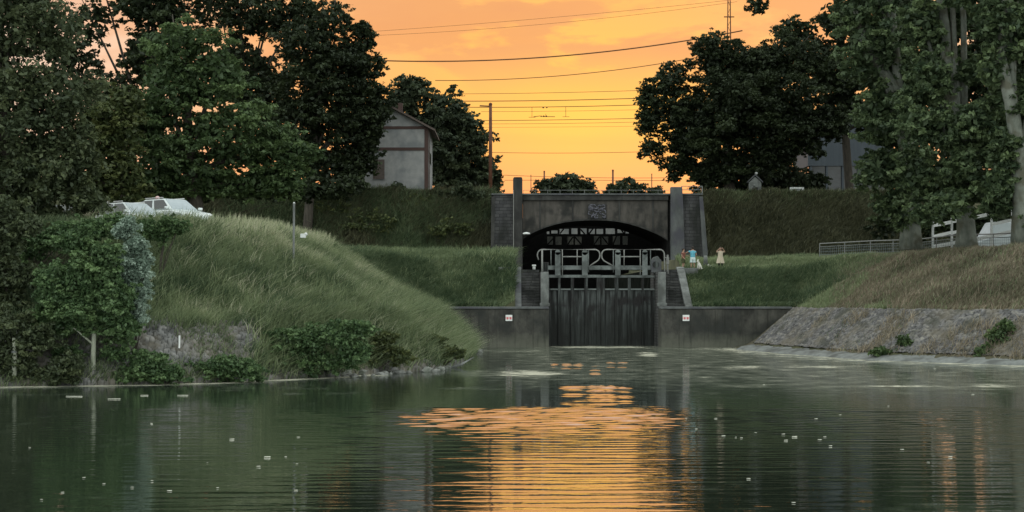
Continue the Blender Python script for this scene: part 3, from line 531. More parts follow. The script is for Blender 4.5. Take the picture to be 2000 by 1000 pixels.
# ------------------------------------------------------------------ grasses (uncountable: stuff)
def blades(name, mat_, x, y, hgt, width, tint, lean=0.35, wind=(0.25, -0.15)):
    n = len(x); z = height(x, y); base = np.stack([x, y, z - 0.03], -1)
    a = rng.random(n) * 6.283; side = np.stack([np.cos(a), np.sin(a), 0 * a], -1) * (width / 2)[:, None]
    ld = rng.normal(size=(n, 2)) * lean + np.array(wind); tip = np.concatenate([ld * hgt[:, None], (hgt * (1 - 0.25 * np.hypot(*ld.T)))[:, None]], 1)
    mid = tip * 0.5 * np.array([0.6, 0.6, 1.15])
    V = np.stack([base - side, base + side, base + mid + side * 0.8, base + mid - side * 0.8, base + tip], 1).reshape(-1, 3)
    i = np.arange(n)[:, None] * 5
    me = mesh_np(name, V, [i + np.array([[0, 1, 2, 3]]), i + np.array([[3, 2, 4]])], {'tint': np.repeat(tint, 5)})
    return tag(link(name, me, M[mat_]), kind='stuff')
def nz(x, y, s, seed=0):
    return 0.5 + 0.25 * (np.sin(x * s + seed + 1.7 * np.sin(y * s * 0.7 + seed)) + np.sin(y * s * 1.3 - seed + 1.3 * np.sin(x * s * 0.9)))
def scatter(n, x0, x1, y0, y1): return rng.uniform(x0, x1, n), rng.uniform(y0, y1, n)
def left_grass():
    x, y = scatter(420000, -32, 1, 54, 98)
    d = seg_dist(x, y, SHL); k = inside(x, y, POLL) & (d > 2.0) & ((d < 13) | (rng.random(len(x)) < 0.15)); x, y, d = x[k], y[k], d[k]
    px = 1000 + F * x / y
    front = (px > -50) & (px < 960); x, y, d, px = x[front], y[front], d[front], px[front]
    t = 0.14 + 0.75 * nz(x, y, 0.5, 1) * nz(x, y, 1.3, 4) + 0.3 * (nz(x, y, 2.1, 7) - 0.5) + 0.42 * np.clip((d - 5) / 4, 0, 1) * np.clip((px - 340) / 120, 0, 1) + rng.normal(0, 0.12, len(x))
    t += 0.18 * np.clip((px - 560) / 200, 0, 1)
    h = (0.32 + 0.4 * nz(x, y, 0.8, 2)) * (0.6 + 0.8 * rng.random(len(x))) * np.where(px < 330, 0.8, 1.0)
    blades('tall_grass', 'grass', x, y, h, np.full(len(x), 0.035), np.clip(t, 0, 0.95), wind=(0.35, -0.1))
    # pale seed heads along the crest
    k = (d > 8) & (d < 11) & (px > 400) & (rng.random(len(x)) < 0.20); x, y = x[k], y[k]
    blades('seeding_grass', 'grass', x, y, 0.65 + 0.5 * rng.random(len(x)), np.full(len(x), 0.045), np.clip(0.88 + rng.normal(0, .08, len(x)), 0, 1), 0.15, (0.12, 0))
left_grass()
def tufts(name, matn, n, x0, x1, y0, y1, sel, hgt, tint, per=16, spread=0.16, w=0.035):
    x, y = scatter(n, x0, x1, y0, y1); k = sel(x, y); x, y = x[k], y[k]; m = len(x)
    tt = np.clip(rng.normal(tint[0], tint[1], m), 0, 1); hh = hgt * (0.6 + 0.8 * rng.random(m))
    X = np.repeat(x, per) + rng.normal(0, spread, m * per); Yy = np.repeat(y, per) + rng.normal(0, spread, m * per)
    blades(name, matn, X, Yy, np.repeat(hh, per) * (0.7 + 0.5 * rng.random(m * per)), np.full(m * per, w), np.clip(np.repeat(tt, per) + rng.normal(0, .06, m * per), 0, 1), lean=0.5, wind=(0.45, -0.25))
tufts('grass_tufts', 'grass', 9000, -30, 0, 55, 97, lambda x, y: inside(x, y, POLL) & (seg_dist(x, y, SHL) > 2.6) & (seg_dist(x, y, SHL) < 11) & (1000 + F * x / y > 250), 0.7, (0.44, 0.36), per=14)
tufts('weed_tufts', 'grass', 8200, -10, 0, 57, 97, lambda x, y: inside(x, y, POLL) & (seg_dist(x, y, SHL) > 0.25) & (seg_dist(x, y, SHL) < 4.0), 0.8, (0.46, 0.24), per=18, spread=0.22)
tufts('tall_weeds', 'grass', 1500, -20, -9, 58, 72, lambda x, y: inside(x, y, POLL) & (seg_dist(x, y, SHL) > 7.2) & (seg_dist(x, y, SHL) < 10.5) & (1000 + F * x / y > 190) & (1000 + F * x / y < 420), 0.9, (0.45, 0.2), per=16, spread=0.25)
tufts('crest_weeds', 'grass', 700, -30, -2.4, 160, 163, lambda x, y: nz(x, y, 1.1, 4) > .4, 0.6, (0.35, 0.2), per=16, spread=0.4, w=0.08)
tufts('crest_weeds', 'grass', 420, 20, 42, 160.3, 162.5, lambda x, y: nz(x, y, 1.1, 8) > .4, 0.6, (0.4, 0.2), per=14, spread=0.5, w=0.08)
tufts('slope_weeds', 'grass', 3600, -30, -2.4, 153, 161, lambda x, y: nz(x, y, .5, 7) > .36, 0.9, (0.22, 0.17), per=14, spread=0.45, w=0.08)
tufts('weed_tufts', 'grass', 900, -14, -9, 54, 62, lambda x, y: inside(x, y, POLL) & (seg_dist(x, y, SHL) > 0.2) & (seg_dist(x, y, SHL) < 3.0) & (nz(x, y, 1.2, 2) > .45), 0.35, (0.35, 0.2), per=12, spread=0.18)
tufts('weed_tufts', 'grass_dark', 3000, -34, -2.4, 153, 162, lambda x, y: nz(x, y, .6, 4) > .35, 0.95, (0.55, 0.28), per=14, spread=0.4, w=0.08)
tufts('weed_tufts', 'grass_dark', 3000, 20, 44, 153, 162, lambda x, y: nz(x, y, .6, 9) > .35, 0.7, (0.55, 0.28), per=14, spread=0.4, w=0.08)
tufts('weed_tufts', 'grass', 1800, -16, 0, 98, 110, lambda x, y: nz(x, y, .7, 9) > .3, 0.55, (0.33, 0.2), per=14, spread=0.25, w=0.05)
tufts('dry_weeds', 'grass_dry', 3800, 17, 32, 70, 100, lambda x, y: inside(x, y, POLR) & (seg_dist(x, y, SHR) > 4.4) & (seg_dist(x, y, SHR) < 12) & (x / y > .21), 0.42, (0.5, 0.27), per=14, spread=0.18)
tufts('dry_weeds', 'grass_dry', 5200, 15, 32, 66, 88, lambda x, y: inside(x, y, POLR) & (seg_dist(x, y, SHR) > 0.8) & (seg_dist(x, y, SHR) < 3.2) & (nz(x, y, .9, 3) + np.clip((x - 19.5) / 6, -.25, .3) - .12 * (seg_dist(x, y, SHR) - 1.2) > .36), 0.5, (0.78, 0.22), per=12, spread=0.16)
tufts('green_weeds', 'grass', 900, 15, 32, 66, 88, lambda x, y: inside(x, y, POLR) & (seg_dist(x, y, SHR) > 0.6) & (seg_dist(x, y, SHR) < 2.6) & (nz(x, y, 1.1, 6) > .55), 0.28, (0.3, 0.2), per=12, spread=0.16)
tufts('green_weeds', 'grass', 1700, 11.6, 24, 97.6, 108, lambda x, y: nz(x, y, .8, 5) > .4, 0.4, (0.34, 0.22), per=12, spread=0.2, w=0.05)
tufts('bank_reeds', 'grass', 5200, -24, -6, 52, 62, lambda x, y: (seg_dist(x, y, SHL) < 0.55) & (1000 + F * x / y < 690), 0.4, (0.34, 0.2), per=14, spread=0.2)
tufts('dark_weeds', 'grass', 2600, -14, 0.1, 97.6, 103.5, lambda x, y: nz(x, y, .9, 3) > .35, 0.55, (0.12, 0.1), per=14, spread=0.25, w=0.05)
tufts('dark_weeds', 'grass', 2600, 11.6, 21, 97.6, 103, lambda x, y: nz(x, y, .9, 6) > .3, 0.45, (0.12, 0.12), per=14, spread=0.25, w=0.05)
def lower_grass():
    x, y = scatter(160000, -24, 2, 53, 97); d = seg_dist(x, y, SHL); k = inside(x, y, POLL) & (d > 0.1) & (d < 2.6) & (nz(x, y, 0.9, 3) * (0.6 + 0.4 * (x > -9)) > 0.33 + 0.3 * ((x > -13.5) & (x < -9) )); x, y = x[k], y[k]
    blades('bank_grass', 'grass', x, y, 0.2 + 0.45 * rng.random(len(x)), np.full(len(x), 0.035), np.clip(0.25 + 0.3 * nz(x, y, 1.1, 5) + rng.normal(0, .1, len(x)), 0, 1))
lower_grass()
def slope_grass():
    x, y = scatter(70000, -24, 0.1, 97.5, 108)
    blades('slope_grass', 'grass', x, y, (0.2 + 0.45 * rng.random(len(x)) * nz(x, y, 0.7, 2)), np.full(len(x), 0.05), np.clip(0.24 + 0.3 * nz(x, y, .6, 6) + rng.normal(0, .08, len(x)), 0, .8))
    x, y = scatter(60000, -34, -2.2, 152, 163)
    blades('embankment_grass', 'grass_dark', x, y, 0.3 + 0.5 * rng.random(len(x)), np.full(len(x), 0.08), np.clip(0.45 + 0.5 * (nz(x, y, .5, 3) - .5) + rng.normal(0, .2, len(x)), 0, 1))
    x, y = scatter(110000, 11.5, 36, 97.5, 108); d = seg_dist(x, y, SHR); k = ~((x > 15) & (d > 11) & (y > 104)); x, y = x[k], y[k]
    blades('slope_grass', 'grass', x, y, (0.12 + 0.35 * rng.random(len(x))), np.full(len(x), 0.05), np.clip(0.12 + 0.3 * nz(x, y, .7, 9) + 0.3 * np.clip((y - 102) / 2, 0, 1) + rng.normal(0, .08, len(x)), 0, .85))
    x, y = scatter(70000, 19.6, 46, 152, 164)
    t = np.where(y > 160.6, 0.9, 0.35 + 0.4 * (nz(x, y, .5, 3) - .3)) + rng.normal(0, .2, len(x))
    blades('embankment_grass', 'grass_dark', x, y, 0.2 + 0.35 * rng.random(len(x)), np.full(len(x), 0.08), np.clip(t, 0, 1))
slope_grass()
def right_grass():
    x, y = scatter(420000, 14, 46, 66, 108); d = seg_dist(x, y, SHR); k = inside(x, y, POLR) & (d > 4.1) & (d < 19); x, y, d = x[k], y[k], d[k]
    px = 1000 + F * x / y; k = px < 2080; x, y, d, px = x[k], y[k], d[k], px[k]
    dry = (px + 160 * (nz(x, y, 0.45, 2) - .5) > 1660 + 4 * (d - 5)) & (rng.random(len(x)) < 0.82) | (rng.random(len(x)) < 0.10)
    h = (0.15 + 0.32 * rng.random(len(x)))
    blades('green_grass', 'grass', x[~dry], y[~dry], h[~dry], np.full((~dry).sum(), 0.04), np.clip(0.38 + 0.35 * nz(x[~dry], y[~dry], .8, 1) + rng.normal(0, .12, (~dry).sum()), 0, .95))
    blades('dry_grass', 'grass_dry', x[dry], y[dry], h[dry], np.full(dry.sum(), 0.04), np.clip(0.15 + 0.75 * nz(x[dry], y[dry], .9, 1) + rng.normal(0, .15, dry.sum()), 0, 1), wind=(0.5, -0.2))
    x, y = scatter(60000, 16, 30, 66, 84); d = seg_dist(x, y, SHR); k = inside(x, y, POLR) & (d > 0.7) & (d < 2.9) & (nz(x, y, 0.8, 7) > 0.5) & (x > 17); x, y = x[k], y[k]
    blades('dry_tufts', 'grass_dry', x, y, 0.1 + 0.25 * rng.random(len(x)), np.full(len(x), 0.04), np.clip(0.5 + 0.4 * nz(x, y, 1.4, 8) + rng.normal(0, .15, len(x)), 0, 1))
right_grass()

# ------------------------------------------------------------------ stone slopes at the water
def offset_line(poly, n):
    seg = np.diff(poly, axis=0); ln = np.hypot(*seg.T); s = np.concatenate([[0], np.cumsum(ln)]); t = np.linspace(0, s[-1], n)
    return np.stack([np.interp(t, s, poly[:, 0]), np.interp(t, s, poly[:, 1])], -1), t
def cell(x, y, sc, seed):
    """worley-like stones: returns (distance to edge-ish, random id)"""
    gx, gy = x / sc, y / sc; ix, iy = np.floor(gx), np.floor(gy); d1 = np.full(x.shape, 9.); d2 = d1.copy(); idv = np.zeros(x.shape)
    for ox in (-1, 0, 1):
        for oy in (-1, 0, 1):
            cx, cy = ix + ox, iy + oy; h = np.sin(cx * 127.1 + cy * 311.7 + seed) * 43758.5453; h -= np.floor(h); g = np.sin(cx * 269.5 + cy * 183.3 + seed) * 43758.5453; g -= np.floor(g)
            d = np.hypot(cx + .15 + .7 * h - gx, cy + .15 + .7 * g - gy); c = d < d1
            d2 = np.where(c, d1, np.minimum(d2, d)); idv = np.where(c, h, idv); d1 = np.where(c, d, d1)
    return np.clip(d2 - d1, 0, 1), idv
def stone_mat(name, cols):
    m = bpy.data.materials.new(name); m.use_nodes = True; nt = m.node_tree; b = nt.nodes['Principled BSDF']; b.inputs['Roughness'].default_value = 0.9; b.inputs['Specular IOR Level'].default_value = 0.2
    at = N(nt, 'ShaderNodeAttribute', attribute_name='tint'); rp = ramp(nt, [(i / (len(cols) - 1), c) for i, c in enumerate(cols)]); L(nt, at.outputs['Fac'], rp.inputs[0])
    tc = N(nt, 'ShaderNodeTexCoord'); no = N(nt, 'ShaderNodeTexNoise', i_Scale=5.0, i_Detail=6.0); L(nt, tc.outputs['Object'], no.inputs['Vector'])
    rr = ramp(nt, [(0.3, 0.55), (0.7, 1.25)]); L(nt, no.outputs['Fac'], rr.inputs[0])
    n3 = N(nt, 'ShaderNodeTexNoise', i_Scale=0.55, i_Detail=7.0, i_Roughness=0.65); L(nt, tc.outputs['Object'], n3.inputs['Vector'])
    r3 = ramp(nt, [(0.46, 0.0), (0.60, 0.6)]); L(nt, n3.outputs['Fac'], r3.inputs[0])
    n4 = N(nt, 'ShaderNodeTexNoise', i_Scale=0.8, i_Detail=7.0, i_Roughness=0.65); mp = N(nt, 'ShaderNodeMapping'); mp.inputs['Location'].default_value = (7, 3, 1); L(nt, tc.outputs['Object'], mp.inputs[0]); L(nt, mp.outputs[0], n4.inputs['Vector'])
    r4 = ramp(nt, [(0.50, 0.0), (0.64, 0.7)]); L(nt, n4.outputs['Fac'], r4.inputs[0])
    c0 = mixc(nt, r3.outputs[0], mixc(nt, 1.0, rp.outputs[0], rr.outputs[0], 'MULTIPLY'), (0.135, 0.118, 0.088)); L(nt, mixc(nt, r4.outputs[0], c0, (0.042, 0.045, 0.034)), b.inputs['Base Color'])
    return m
M['pitching'] = stone_mat('pitching', [(0.028, 0.028, 0.026), (0.10, 0.098, 0.102), (0.15, 0.146, 0.148), (0.215, 0.205, 0.185)])
M['riprap'] = stone_mat('riprap', [(0.03, 0.032, 0.03), (0.10, 0.10, 0.10), (0.16, 0.16, 0.16), (0.24, 0.235, 0.23)])
def revetment(name, label, poly, sgn, d0, d1, nlen, nd, sc, amp, mat_, lift=0.05):
    Lp, t = offset_line(poly, nlen); T = np.gradient(Lp, axis=0); T /= np.hypot(*T.T)[:, None]; Nn = np.stack([-T[:, 1], T[:, 0]], -1) * sgn
    # smooth the normals so that rows do not cross at corners
    kern = np.ones(41) / 41
    Nn = np.stack([np.convolve(np.pad(Nn[:, k], 20, mode='edge'), kern, 'valid') for k in (0, 1)], -1); Nn /= np.hypot(*Nn.T)[:, None]
    D = np.linspace(d0, d1, nd); X = Lp[None, :, 0] + Nn[None, :, 0] * D[:, None]; Y = Lp[None, :, 1] + Nn[None, :, 1] * D[:, None]
    U = np.broadcast_to(t[None, :], X.shape); Vv = np.broadcast_to(D[:, None] * 1.5, X.shape)
    e, idv = cell(U + 0.15 * np.sin(Vv * 5), Vv * 1.5, sc, 3.0); e2, id2 = cell(U * 1.0 + 5, Vv * 1.6, sc * 0.5, 8.0)
    Z = height(X, Y) + lift + amp * np.clip(e * 2.5, 0, 1) ** 0.5 * (0.4 + 0.9 * idv) + 0.3 * amp * np.clip(e2 * 2, 0, 1)
    tint = np.clip(0.12 + idv * 0.65 + id2 * 0.3 - 0.75 * (e < 0.09), 0, 1)
    i = np.arange(X.size).reshape(X.shape); Q = np.stack([i[:-1, :-1], i[:-1, 1:], i[1:, 1:], i[1:, :-1]], -1).reshape(-1, 4)
    o = link(name, mesh_np(name, np.stack([X, Y, Z], -1).reshape(-1, 3), Q, {'tint': tint.ravel()}), M[mat_]); tag(o, label, 'stone slope')
revetment('stone_revetment', 'smooth blue-grey pitched stone slope along the right bank', SHR[1:7], 1, 0.9, 3.55, 1300, 60, 0.34, 0.085, 'pitching')
revetment('riprap_slope', 'rough grey rubble slope below the grassy mound on the left bank', SHL[1:8], 1, -0.35, 3.0, 1800, 64, 0.24, 0.12, 'riprap', 0.02)
def ledge():
    Lp, t = offset_line(SHR[1:7], 400); T = np.gradient(Lp, axis=0); T /= np.hypot(*T.T)[:, None]; Nn = np.stack([-T[:, 1], T[:, 0]], -1)
    D = np.array([-0.35, -0.1, 0.15, 0.5, 0.9, 1.15]); X = Lp[None, :, 0] + Nn[None, :, 0] * D[:, None]; Y = Lp[None, :, 1] + Nn[None, :, 1] * D[:, None]
    Zb = np.array([-0.1, 0.06, 0.16, 0.22, 0.30, 0.34])[:, None] + 0.05 * wob(X * 4, Y * 4) + 0.04 * wob(X * 11, Y * 9)
    i = np.arange(X.size).reshape(X.shape); Q = np.stack([i[:-1, :-1], i[:-1, 1:], i[1:, 1:], i[1:, :-1]], -1).reshape(-1, 4)
    o = link('stone_ledge', mesh_np('stone_ledge', np.stack([X, Y, Zb], -1).reshape(-1, 3), Q), M['pale_stone']); tag(o, 'pale flat stone ledge at the waterline of the right bank', 'ledge')
ledge()
def rock(name, x, y, s, label, group=None, flat=0.6):
    bm = bmesh.new(); bmesh.ops.create_icosphere(bm, subdivisions=2, radius=1); sd = random.random() * 50
    for v in bm.verts:
        c = v.co; f = 1 + 0.28 * math.sin(c.x * 3 + sd) * math.sin(c.y * 2.7 + sd * 1.3) + 0.18 * math.sin(c.z * 5 + sd + c.x * 4)
        v.co = Vector((c.x * 1.2, c.y * 0.9, c.z * flat)) * f * s
    me = bpy.data.meshes.new(name); bm.to_mesh(me); bm.free(); o = link(name, me, M['rock']); o.location = (x, y, max(H(x, y), -0.02) + s * flat * 0.35); o.rotation_euler = (random.uniform(-.3, .3), random.uniform(-.3, .3), random.uniform(0, 6))
    return tag(o, label, 'rock', group)
for k in range(46):
    px = random.uniform(640, 905); t = (px - 640) / 265; py = 738 - 20 * t ** 0.8 + random.uniform(-4, 5) - (8 if px > 880 else 0); Y = F * CH / (py - HY)
    rock('rock', PX(px, Y), Y, random.uniform(0.10, 0.24), 'loose grey stone lying at the waterline below the promontory scrub', 'loose stones along the promontory waterline')
for px, py, s, lb in ((1532, 676, 0.13, 'single pale rounded stone at the foot of the right stone slope'), (930, 688, 0.3, 'dark boulder at the very tip of the promontory')):
    Y = F * CH / (py + (6 if px > 1000 else 0) - HY); rock('rock', PX(px, Y), Y, s, lb)

# ------------------------------------------------------------------ lock walls, steps, piers
def lock_wall(side):
    if side < 0: x_in, x_out, wall_x, lab = 2.36, 0.17, (-3.9, 2.3), 'dark concrete lock wall with steps to the left of the gate'
    else: x_in, x_out, wall_x, lab = 9.28, 11.5, (9.28, 17.5), 'dark concrete lock wall with steps to the right of the gate'
    root = empty('lock_wall', ((x_in + x_out) / 2, 98, 0)); tag(root, lab, 'lock wall'); o = Vector(root.location)
    lo = lambda x: x - o.x
    MB().box(lo(wall_x[0]), lo(wall_x[1]), -2, -0.5, -1.6, 2.42).build('quay_wall', M['quay'], root, 0.04)
    MB().box(lo(wall_x[0]), lo(wall_x[1]) , -2.06, -0.35, 2.425, 2.56).build('coping', M['pilaster'], root, 0.02)
    sx = (0.62, 1.8) if side < 0 else (9.98, 11.0)
    # the flight of steps as one solid profile
    prof = [(-0.5, -1.6), (-0.5, 2.5)]; n = 13; y0, y1, z0, z1 = 0.3, 4.9, 2.5, 5.0
    for k in range(n):
        z = z0 + (z1 - z0) * (k + 1) / n; prof += [(y0 + (y1 - y0) * k / n, z0 + (z1 - z0) * k / n), (y0 + (y1 - y0) * k / n, z)]
    prof += [(5.2, z1), (5.2, -1.6)]
    MB().prism(prof, 'x', lo(sx[0]), lo(sx[1])).build('steps', M['stone_step'], root)
    if side < 0:
        cx = (0.17, 0.61); px_ = (1.81, 2.36)
    else:
        cx = (11.01, 11.5); px_ = (9.28, 9.97)
    prof = [(-0.5, -1.6), (-0.5, 2.6), (0.1, 2.75), (4.6, 5.15), (5.2, 5.2), (5.2, -1.6)]
    MB().prism(prof, 'x', lo(cx[0]), lo(cx[1])).build('kerb', M['pale_stone'] if side > 0 else M['pilaster'], root, 0.02)
    MB().box(lo(px_[0]), lo(px_[1]), -0.49, 5.2, -1.6, 2.6).box(lo(px_[0] + 0.02), lo(px_[1] - 0.02), 0.05, 5.19, 2.6, 4.8).build('side_block', M['stone_step'], root, 0.02)
    a, b = (1.83, 2.33) if side < 0 else (9.30, 9.78)
    MB().box(lo(a), lo(b), -0.45, 0.06, 2.6, 4.75).box(lo(a - .06), lo(b + .06), -0.5, 0.06, 2.58, 2.8).build('pier', M['pale_stone'], root, 0.03)
    xa, xb = min(x_in, x_out), max(x_in, x_out)
    MB().box(lo(xa), lo(xb), 5.205, 72, -1.6, 5.0).build('lock_side', M['chamber_black'], root)
    if side < 0: MB().box(lo(-0.9), lo(0.16), 4.2, 4.7, 4.4, 5.15).build('block_end', M['pale_stone'], root, 0.02)
    else: MB().box(lo(11.06), lo(12.4), 4.4, 5.2, 4.4, 5.1).build('block_end', M['pale_stone'], root, 0.02)
    return root
lock_wall(-1); lock_wall(1)
def no_sign(px, py, lab):
    Y = 95.93; root = empty('warning_sign', P(px, py, Y)); tag(root, lab, 'sign', 'warning signs on the lock walls')
    MB().box(-0.21, 0.21, 0, 0.05, -0.19, 0.19).build('board', M['white'], root, 0.01)
    MB().box(-0.21, 0.21, -0.012, -0.002, -0.06, 0.06).build('red_stripe', M['pink'], root)
    MB().box(-0.13, -0.05, -0.024, -0.014, -0.09, 0.05).build('symbol', M['red'], root); MB().box(0.06, 0.14, -0.024, -0.014, -0.09, 0.05).build('symbol', M['red'], root)
no_sign(994, 621, 'small white and red square sign on the dark wall left of the gate'); no_sign(1340, 621, 'small white and red square sign on the dark wall right of the gate')

# ------------------------------------------------------------------ lock gate
def lock_gate():
    Y = 100.0; k = Y / F
    root = empty('lock_gate', (5.87, Y, 0)); tag(root, 'weathered timber lock gate with white tube railings and eight square openings', 'lock gate')
    X = lambda px: (px - 1000) * k - 5.87
    Z = lambda py: CH + (HY - py) * k
    for a, b in ((1070.5, 1173.2), (1173.8, 1283)):
        mb = MB(); mb.box(X(a), X(b), 0.10, 0.3, -1.0, Z(567)); mb.build('gate_leaf', M['timber_wet'], root, 0.01)
    for a, b in ((1090, 1095), (1115, 1121), (1141.8, 1147.8), (1165, 1173.2), (1173.8, 1181.5), (1201, 1207.8), (1226.5, 1231.8), (1253.5, 1257), (1279, 1283), (1070.5, 1073)):
        MB().box(X(a), X(b), -0.03, 0.32, -1.0, Z(542.6)).build('rib', M['timber_wet'], root, 0.01)
    for a, b in ((1073, 1090), (1095, 1115), (1121, 1141.8), (1147.8, 1165), (1181.5, 1201), (1207.8, 1226.5), (1231.8, 1253.5), (1257, 1279)):
        MB().box(X(a) + .01, X(b) - .01, 0.0, 0.32, Z(566.5), Z(563.5)).build('sill', M['timber_grey'], root)
    MB().box(X(1070.5), X(1173.3), -0.05, 0.35, Z(542.3), Z(536.8)).build('top_beam', M['timber_grey'], root, 0.015)
    MB().box(X(1173.7), X(1283), -0.05, 0.35, Z(542.3), Z(537.5)).build('top_beam', M['timber_grey'], root, 0.015)
    MB().box(X(1070.5), X(1173.3), -0.12, 0.75, Z(527), Z(518.8)).build('walkway', M['timber_grey'], root, 0.02)
    MB().box(X(1173.7), X(1283), -0.12, 0.75, Z(527), Z(518.8)).build('walkway', M['timber_grey'], root, 0.02)
    for a, b in ((1084, 1094.5), (1136.5, 1147.5), (1201, 1211.5), (1254, 1264)):
        mb = MB(); mb.box(X(a), X(b), -0.28, -0.125, Z(538), Z(493)); mb.tube([(X((a + b) / 2), -0.125, Z(493)), (X((a + b) / 2), -0.28, Z(493))], (b - a) * k / 2, 14); mb.build('rack_post', M['timber_grey'], root)
    def arc(c0, c1, c2, n=7):
        return [((1 - t) ** 2 * c0[0] + 2 * t * (1 - t) * c1[0] + t * t * c2[0], (1 - t) ** 2 * c0[1] + 2 * t * (1 - t) * c1[1] + t * t * c2[1]) for t in [i / n for i in range(n + 1)]]
    left = [(1052, 508)] + arc((1049.5, 500), (1049.5, 488), (1060, 487.5)) + arc((1160, 487.5), (1170, 487.8), (1171.3, 497)) + arc((1171.3, 500), (1171, 506), (1166, 510)) + [(1152, 519)]
    right = [(1298, 556), (1297.4, 520)] + arc((1297.2, 500), (1297, 488), (1287, 487.5)) + arc((1186, 487.5), (1176, 487.8), (1174.8, 497)) + arc((1174.8, 500), (1175, 506), (1180, 510)) + [(1197, 519.5)]
    for pl in (left, right):
        MB().tube([(X(a), -0.2, Z(b)) for a, b in pl], 0.043, 8).build('handrail', M['gate_rail'], root, smooth=True)
    for a, y0 in ((1076, 520), (1098, 538), (1127, 519), (1149, 532), (1197.5, 532), (1218.5, 519), (1250, 538), (1270, 519)):
        MB().tube([(X(a), -0.2, Z(487.6)), (X(a), -0.2, Z(y0))], 0.034, 6).build('baluster', M['gate_rail'] if a in (1098, 1127, 1218.5, 1250) else M['timber_grey'], root, smooth=True)
    for a, b, y in ((1098, 1140, 501.5), (1211, 1251, 501.5)):
        MB().tube([(X(a), -0.2, Z(y)), (X(b), -0.2, Z(y))], 0.045, 6).build('mid_rail', M['gate_rail'], root, smooth=True)
    MB().tube([(X(1058.6), -0.5, Z(489)), (X(1058.6), -0.5, Z(556))], 0.055, 8).build('rail_post', M['gate_rail'], root, smooth=True)
    mb = MB(); mb.box(X(1271), X(1291), -0.3, 0.6, Z(533), Z(507)); mb.prism([(X(1273), Z(507)), (X(1289), Z(507)), (X(1284), Z(500)), (X(1276), Z(503))], 'y', -0.25, 0.5)
    mb.build('gear_housing', M['pilaster'], root, 0.03)
    mb = MB(); mb.tube([(X(1280), -0.36, Z(517)), (X(1280), -0.31, Z(517))], 0.22, 16); mb.build('gear_wheel', M['timber_wet'], root)
    MB().box(X(1060), X(1072), 0.1, 0.6, Z(531), Z(512)).build('gear_housing', M['timber_wet'], root, 0.03)
lock_gate()
t = empty('bollard', (PX(1043, 103.4), 103.4, 5.0)); tag(t, 'small bright white mooring bollard on the lock side left of the gate', 'bollard')
MB().tube([(0, 0, 0), (0, 0, 0.26)], 0.10, 12).build('post', M['white'], t, smooth=True); MB().tube([(0, 0, 0.24), (0, 0, 0.34)], [0.15, 0.13], 12).build('cap', M['white'], t, smooth=True)
t = empty('rail_stanchion', (PX(1304, 101), 101, 4.8)); tag(t, 'white guard post with short rail right of the gate steps', 'guard post')
MB().tube([(0, 0, -.1), (0, 0, 1.15)], 0.06, 8).build('post', M['gate_rail'], t); MB().tube([(0, 0, 0.95), (-0.25, -0.2, 0.95)], 0.03, 6).build('rail', M['gate_rail'], t); MB().box(-.09, .09, -.09, .09, 0.5, 1.0).build('sleeve', M['gate_rail'], t, 0.02)
for px, py, Yb, lb in ((1378, 523, 104.5, 'pale tapered stone bollard at the foot of the bridge buttress'),):
    t = empty('stone_bollard', (PX(px, Yb), Yb, H(PX(px, Yb), Yb))); tag(t, lb, 'bollard')
    MB().tube([(0, 0, -.1), (0, 0, 0.26)], 0.13, 10).build('base', M['stone_dark'], t); MB().tube([(0, 0, 0.26), (0, 0, .85), (0, 0, .95)], [0.16, 0.13, 0.09], 12).build('shaft', M['pale_stone'], t, smooth=True)

